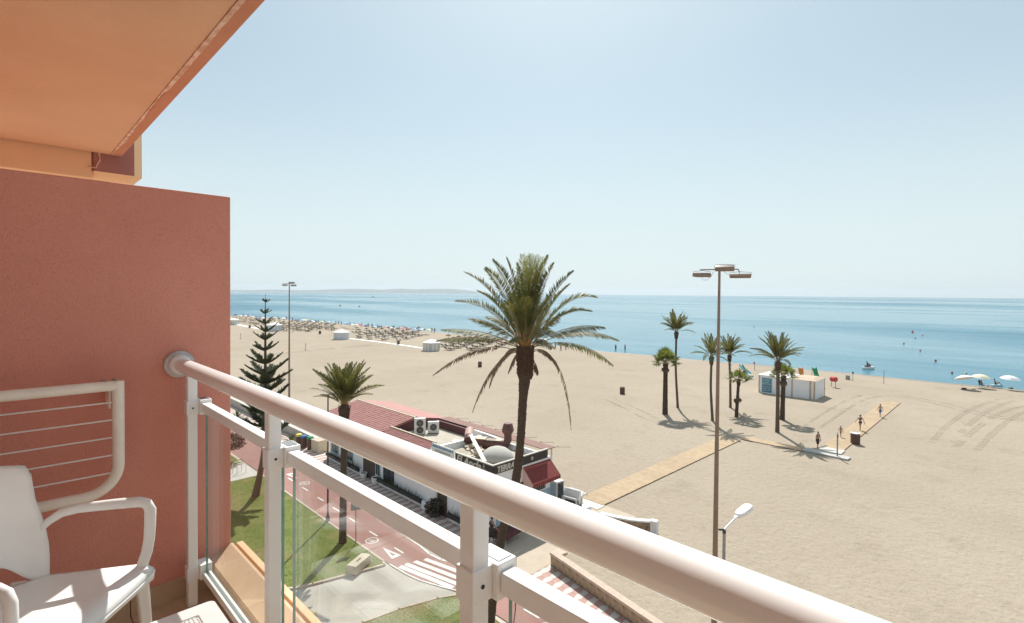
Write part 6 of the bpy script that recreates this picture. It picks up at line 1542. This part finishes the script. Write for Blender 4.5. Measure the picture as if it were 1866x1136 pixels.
for px,py,lab in ((1122,640,'dark bather wading in the sea right of the tall palm crown'),(1139,640,'second bather wading in the sea between palm and beach palms')): far_person(0,px,py,lab,'skin_brown','black',-.9,1.1,'waders in the sea')
# ------------------------------------------------------------------ thatched parasols with loungers
mb=MB(); n=18; rg=random.Random(2)
for (fr_,z) in ((.06,.5),(.45,.33),(.8,.13),(1.0,.0),(.9,-.02),(.2,.25)):
    for k in range(n): a=2*math.pi*k/n; rr_=.92*fr_*(1+rg.uniform(-.07,.07)*fr_); mb.v.append((rr_*math.cos(a),rr_*math.sin(a),z+rg.uniform(-.03,.03)))
for i in range(5):
    for k in range(n): k2=(k+1)%n; mb.f.append((i*n+k,i*n+k2,(i+1)*n+k2,(i+1)*n+k)); mb.m.append(0)
mb.f.append(tuple(reversed(range(n)))); mb.m.append(0)
mb.f=[tuple(reversed(f)) for f in mb.f]
TH=[mb.mesh('thatch',M['thatch']),mb.mesh('thatch',M['thatch_pale'])]
mb=MB(); mb.tube([(0,0,-.1),(0,0,2.3)],.055,6); TP=mb.mesh('pole',M['wood_dark'])
def lounger_mesh(m):
    a=MB(); a.box((0,.25,.36),(.72,1.35,.12)); a.box((0,-.62,.56),(.72,.78,.12),mat=Matrix.Rotation(-.55,3,'X')); return a.mesh('bed',M[m])
LB={'d':lounger_mesh('lounger_dark'),'b':lounger_mesh('lounger_blue')}
a=MB()
for x in (-.26,.26):
    for y in (-.35,.75): a.bx(x-.03,x+.03,y-.03,y+.03,0,.30)
LL=a.mesh('legs',M['wood_dark'])
def field(poly_px,label,llabel,dx,dy,kind,seed,maxn,rot=0.0,lp=.9):
    q=random.Random(seed); P_=[G(x,y,0) for x,y in poly_px]; xs_=[p.x for p in P_]; ys_=[p.y for p in P_]
    def inside(x,y):
        c=False
        for i in range(len(P_)):
            a,b=P_[i],P_[i-1]
            if (a.y>y)!=(b.y>y) and x<(b.x-a.x)*(y-a.y)/(b.y-a.y)+a.x: c=not c
        return c
    cnt=0; y=min(ys_); row=0; used=0; wh=llabel[4]
    while y<=max(ys_):
        x=min(xs_)+(dx/2 if row%2 else 0); inrow=0
        while x<=max(xs_):
            X_,Y_=x+q.uniform(-.25,.25),y+q.uniform(-.25,.25)
            if inside(X_,Y_) and cnt<maxn:
                cnt+=1; inrow+=1; oi,orow=ordinal(inrow-1),ordinal(used); t=thing('thatched_parasol','thatched parasol %s, %s from left in the %s row from the land'%(wh,oi,orow),'parasol',(X_,Y_,0),q.uniform(0,6),llabel[1])
                inst('thatch',TH[kind],t,(0,0,1.85),(q.uniform(-.05,.05),q.uniform(-.05,.05),0),q.uniform(.92,1.1)); inst('pole',TP,t)
                for sx in (-1,1):
                    if q.random()<lp:
                        l=thing('sun_lounger','%s lounger of the %s parasol from left, %s row, %s'%('left' if sx<0 else 'right',oi,orow,wh),'lounger',(X_+sx*.95,Y_+q.uniform(-.4,.4)-.3,0),rot+q.uniform(-.12,.12),llabel[2]); inst('bed',LB['b' if llabel[3]=='b' or (llabel[3]=='m' and q.random()<.5) else 'd'],l); inst('legs',LL,l)
            x+=dx
        y+=dy; row+=1; used+=1 if inrow else 0
    return cnt
F_=[]
F_.append(field([(800,641),(905,636),(938,629),(930,618),(862,616),(805,624)],'dark thatched parasol in the near rows left of the tall palm trunk',('sun lounger under the near thatched rows left of the tall palm','thatched parasols left of the tall palm','loungers left of the tall palm','d','left of the palm'),5.6,4.6,0,1,60))
F_.append(field([(640,618),(700,623),(745,622),(774,613),(768,606),(700,604),(645,606)],'thatched parasol in the field between the two white tents',('blue-grey sun lounger in the field between the two white tents','thatched parasols between the white tents','loungers between the white tents','m','between the white tents'),6.6,4.6,0,2,70,.0,.85))
F_.append(field([(508,606),(560,607),(614,602),(604,597),(540,592),(505,595)],'thatched parasol in the far field behind the slim mast',('dark sun lounger in the far field behind the slim mast','thatched parasols behind the slim mast','loungers behind the slim mast','d','behind the slim mast'),5.6,4.8,0,3,90,.0,.75))
F_.append(field([(424,589),(500,595),(530,591),(500,586),(424,580.5)],'pale thatched parasol in the farthest field left of the pine',('dark sun lounger in the farthest field left of the pine','thatched parasols left of the pine','loungers left of the pine','d','left of the pine'),6.2,5.6,1,4,90,.0,.5))
print('parasol fields',F_)
# ------------------------------------------------------------------ white pavilions
def pavilion(label,px,py,wm,hm,wallm,rz=.4,n=8):
    b=G(px,py); t=thing('pavilion',label,'tent',b,rz,'white pavilions on the beach'); r=wm/2
    mb=MB()
    for k in range(n):
        a,b_=2*math.pi*k/n,2*math.pi*(k+1)/n
        for j in range(5):
            u0,u1=j/5+.012,(j+1)/5-.012; A_=Vector((r*math.cos(a),r*math.sin(a),0)); B2=Vector((r*math.cos(b_),r*math.sin(b_),0)); pa=A_.lerp(B2,u0); pb=A_.lerp(B2,u1); s=1.012 if j%2 else 1
            mb.add([tuple(pa*s),tuple(pb*s),tuple(pb*s+Vector((0,0,hm*.68))),tuple(pa*s+Vector((0,0,hm*.68)))],[(0,1,2,3)],j%2)
    mb.build('wall_panels',[M[wallm],M['tent_white']],t)['kind']='stuff'
    mb=MB(); mb.lathe([(r*.985,0),(r*.985,hm*.68)],n=n); mb.build('inner_wall',M['tent_white'],t)
    mb=MB(); mb.lathe([(r*1.07,hm*.64),(r*1.08,hm*.70),(r*.45,hm*.88),(.08,hm),(.0,hm)],n=n); mb.build('roof',M['tent_white'],t)
pavilion('white pavilion with vertical wall strips beside the near thatched rows',786.5,639,4.9,3.1,'tent_stripe',.3,6)
pavilion('white octagonal pavilion on the sand right of the slim mast',622,618.5,4.9,3.3,'tent_blue',.3)
pavilion('white pavilion half hidden behind the pine',500,603.5,5.6,3.4,'tent_blue',.3)
pavilion('cream pavilion cut off by the partition wall on the far sand',424,592,5.2,3.2,'tent_stripe',.3)
# white boarded paths linking them
def ribbon(name,label,pts,w):
    mb=MB(); P_=[G(*p) for p in pts]
    for a,b in zip(P_,P_[1:]):
        d=(b-a); an=math.atan2(d.y,d.x); n=max(1,int(d.length/1.2))
        for k in range(n): c=a.lerp(b,(k+.5)/n); mb.box((c.x,c.y,.03),(d.length/n*.97,w,.05),an)
    o=mb.build(name,M['tent_white']); tag(o,label,'boardwalk',kind='stuff')
ribbon('white_boardwalk','white boarded path between the two nearer pavilions',[(637,617.5),(690,623.5),(740,630.5),(770,635)],1.5)
ribbon('white_boardwalk','white boarded path between the far pavilions left of the pine',[(430,591.5),(455,596.5),(486,602)],2.0)
# ------------------------------------------------------------------ on the water
bcol={'red':'cloth_red','pink':'cloth_pink','white':'cloth_white','yellow':'cloth_cream'}
for px,py,c,r_,lab in ((1663,606.5,'red',.85,'biggest red buoy, farthest of the buoy line at right'),(1681,612,'pink',.5,'faint pink buoy right of the farthest red buoy'),(1668,617,'pink',.5,'pink buoy just below the farthest red buoy'),(1647,627,'pink',.5,'pink buoy leftmost in the buoy line at right'),(1677,640,'pink',.5,'pink buoy in the middle of the buoy line'),(1705,659,'red',.5,'red buoy farther out than the nearest red one'),(1735,681,'red',.42,'nearest red buoy close to the white buoy'),(1760,682,'yellow',.5,'round cream-white buoy nearest the white parasols'),(1374,596,'red',.5,'lone dark buoy far out between the beach palms')):
    r_*=.8; b=G(px,py,SEA_Z); mb=MB(); mb.sphere((0,0,r_*.35),r_*.62,14,9); mb.lathe([(r_*.4,r_*.7),(r_*.16,r_*1.25),(.03,r_*1.35)],n=12); tag(mb.build('buoy',M[bcol[c]],None,50,b),lab,'buoy','swimming-zone buoys')
b=G(1583.5,673,SEA_Z); t=thing('jet_ski','white jet ski with a rider close to the shore right of the kiosk','jet ski',b,yawm+.15)
mb=MB(); mb.tube([(-1.45,0,.22),(-1.2,0,.2),(0,0,.2),(.9,0,.26),(1.5,0,.42)],[.3,.46,.48,.36,.06],12,True,0,1.0); mb.v=[(x,y,z if z<.5 else .5+(z-.5)*.3) for x,y,z in mb.v]; mb.build('hull',M['cloth_white'],t,smooth=60)
mb=MB(); mb.bx(-1.1,-.1,-.18,.18,.5,.78); mb.build('saddle',M['black'],t,bevel=.05); mb=MB(); mb.tube([(.1,0,.5),(.25,0,.95)],[.22,.12],8); mb.tube([(.2,-.4,1.0),(.2,.4,1.0)],.03,6); mb.build('handlebar',M['cloth_red'],t)
s_=sitter('rider in dark clothes sitting on the white jet ski',tuple(Vector(b)+Vector((R0.x*-.35,R0.y*-.35,.72))),yawm+.15-math.pi/2,'skin_brown','hair_dark','black',1.05)
for px,py,w,lab in ((680,542,14,'distant boat on the horizon right of the slim mast'),(752,534.8,22,'farthest tiny boat below the hazy hills'),(620,558,5,'small boat far out left of the tall palm'),(655,559,4,'second small boat far out left of the tall palm')):
    b=G(px,py,SEA_Z); mb=MB(); mb.tube([(-w*.5,0,w*.06),(-w*.3,0,w*.05),(w*.3,0,w*.05),(w*.5,0,w*.1)],[w*.07,w*.1,w*.1,w*.02],8); mb.bx(-w*.2,w*.1,-w*.06,w*.06,w*.1,w*.24); tag(mb.build('boat',M['grey_pole'],None,None,b),lab,'boat','distant boats')
# ------------------------------------------------------------------ sea haze
mb = MB(); mb.bx(-19000, 21000, -18000, 19000, -3.2, 210)
hz = mb.build('haze', []); 
hm = bpy.data.materials.new('haze'); hm.use_nodes = True; hn = hm.node_tree.nodes; hn.remove(hn['Principled BSDF'])
pv = hn.new('ShaderNodeVolumePrincipled'); pv.inputs['Density'].default_value = 7.5e-5; pv.inputs['Color'].default_value = (.80,.90,.97,1); pv.inputs['Anisotropy'].default_value = .3
hm.node_tree.links.new(pv.outputs[0], hn['Material Output'].inputs['Volume'])
hz.data.materials.append(hm); tag(hz, kind='stuff')
bpy.context.view_layer.update()
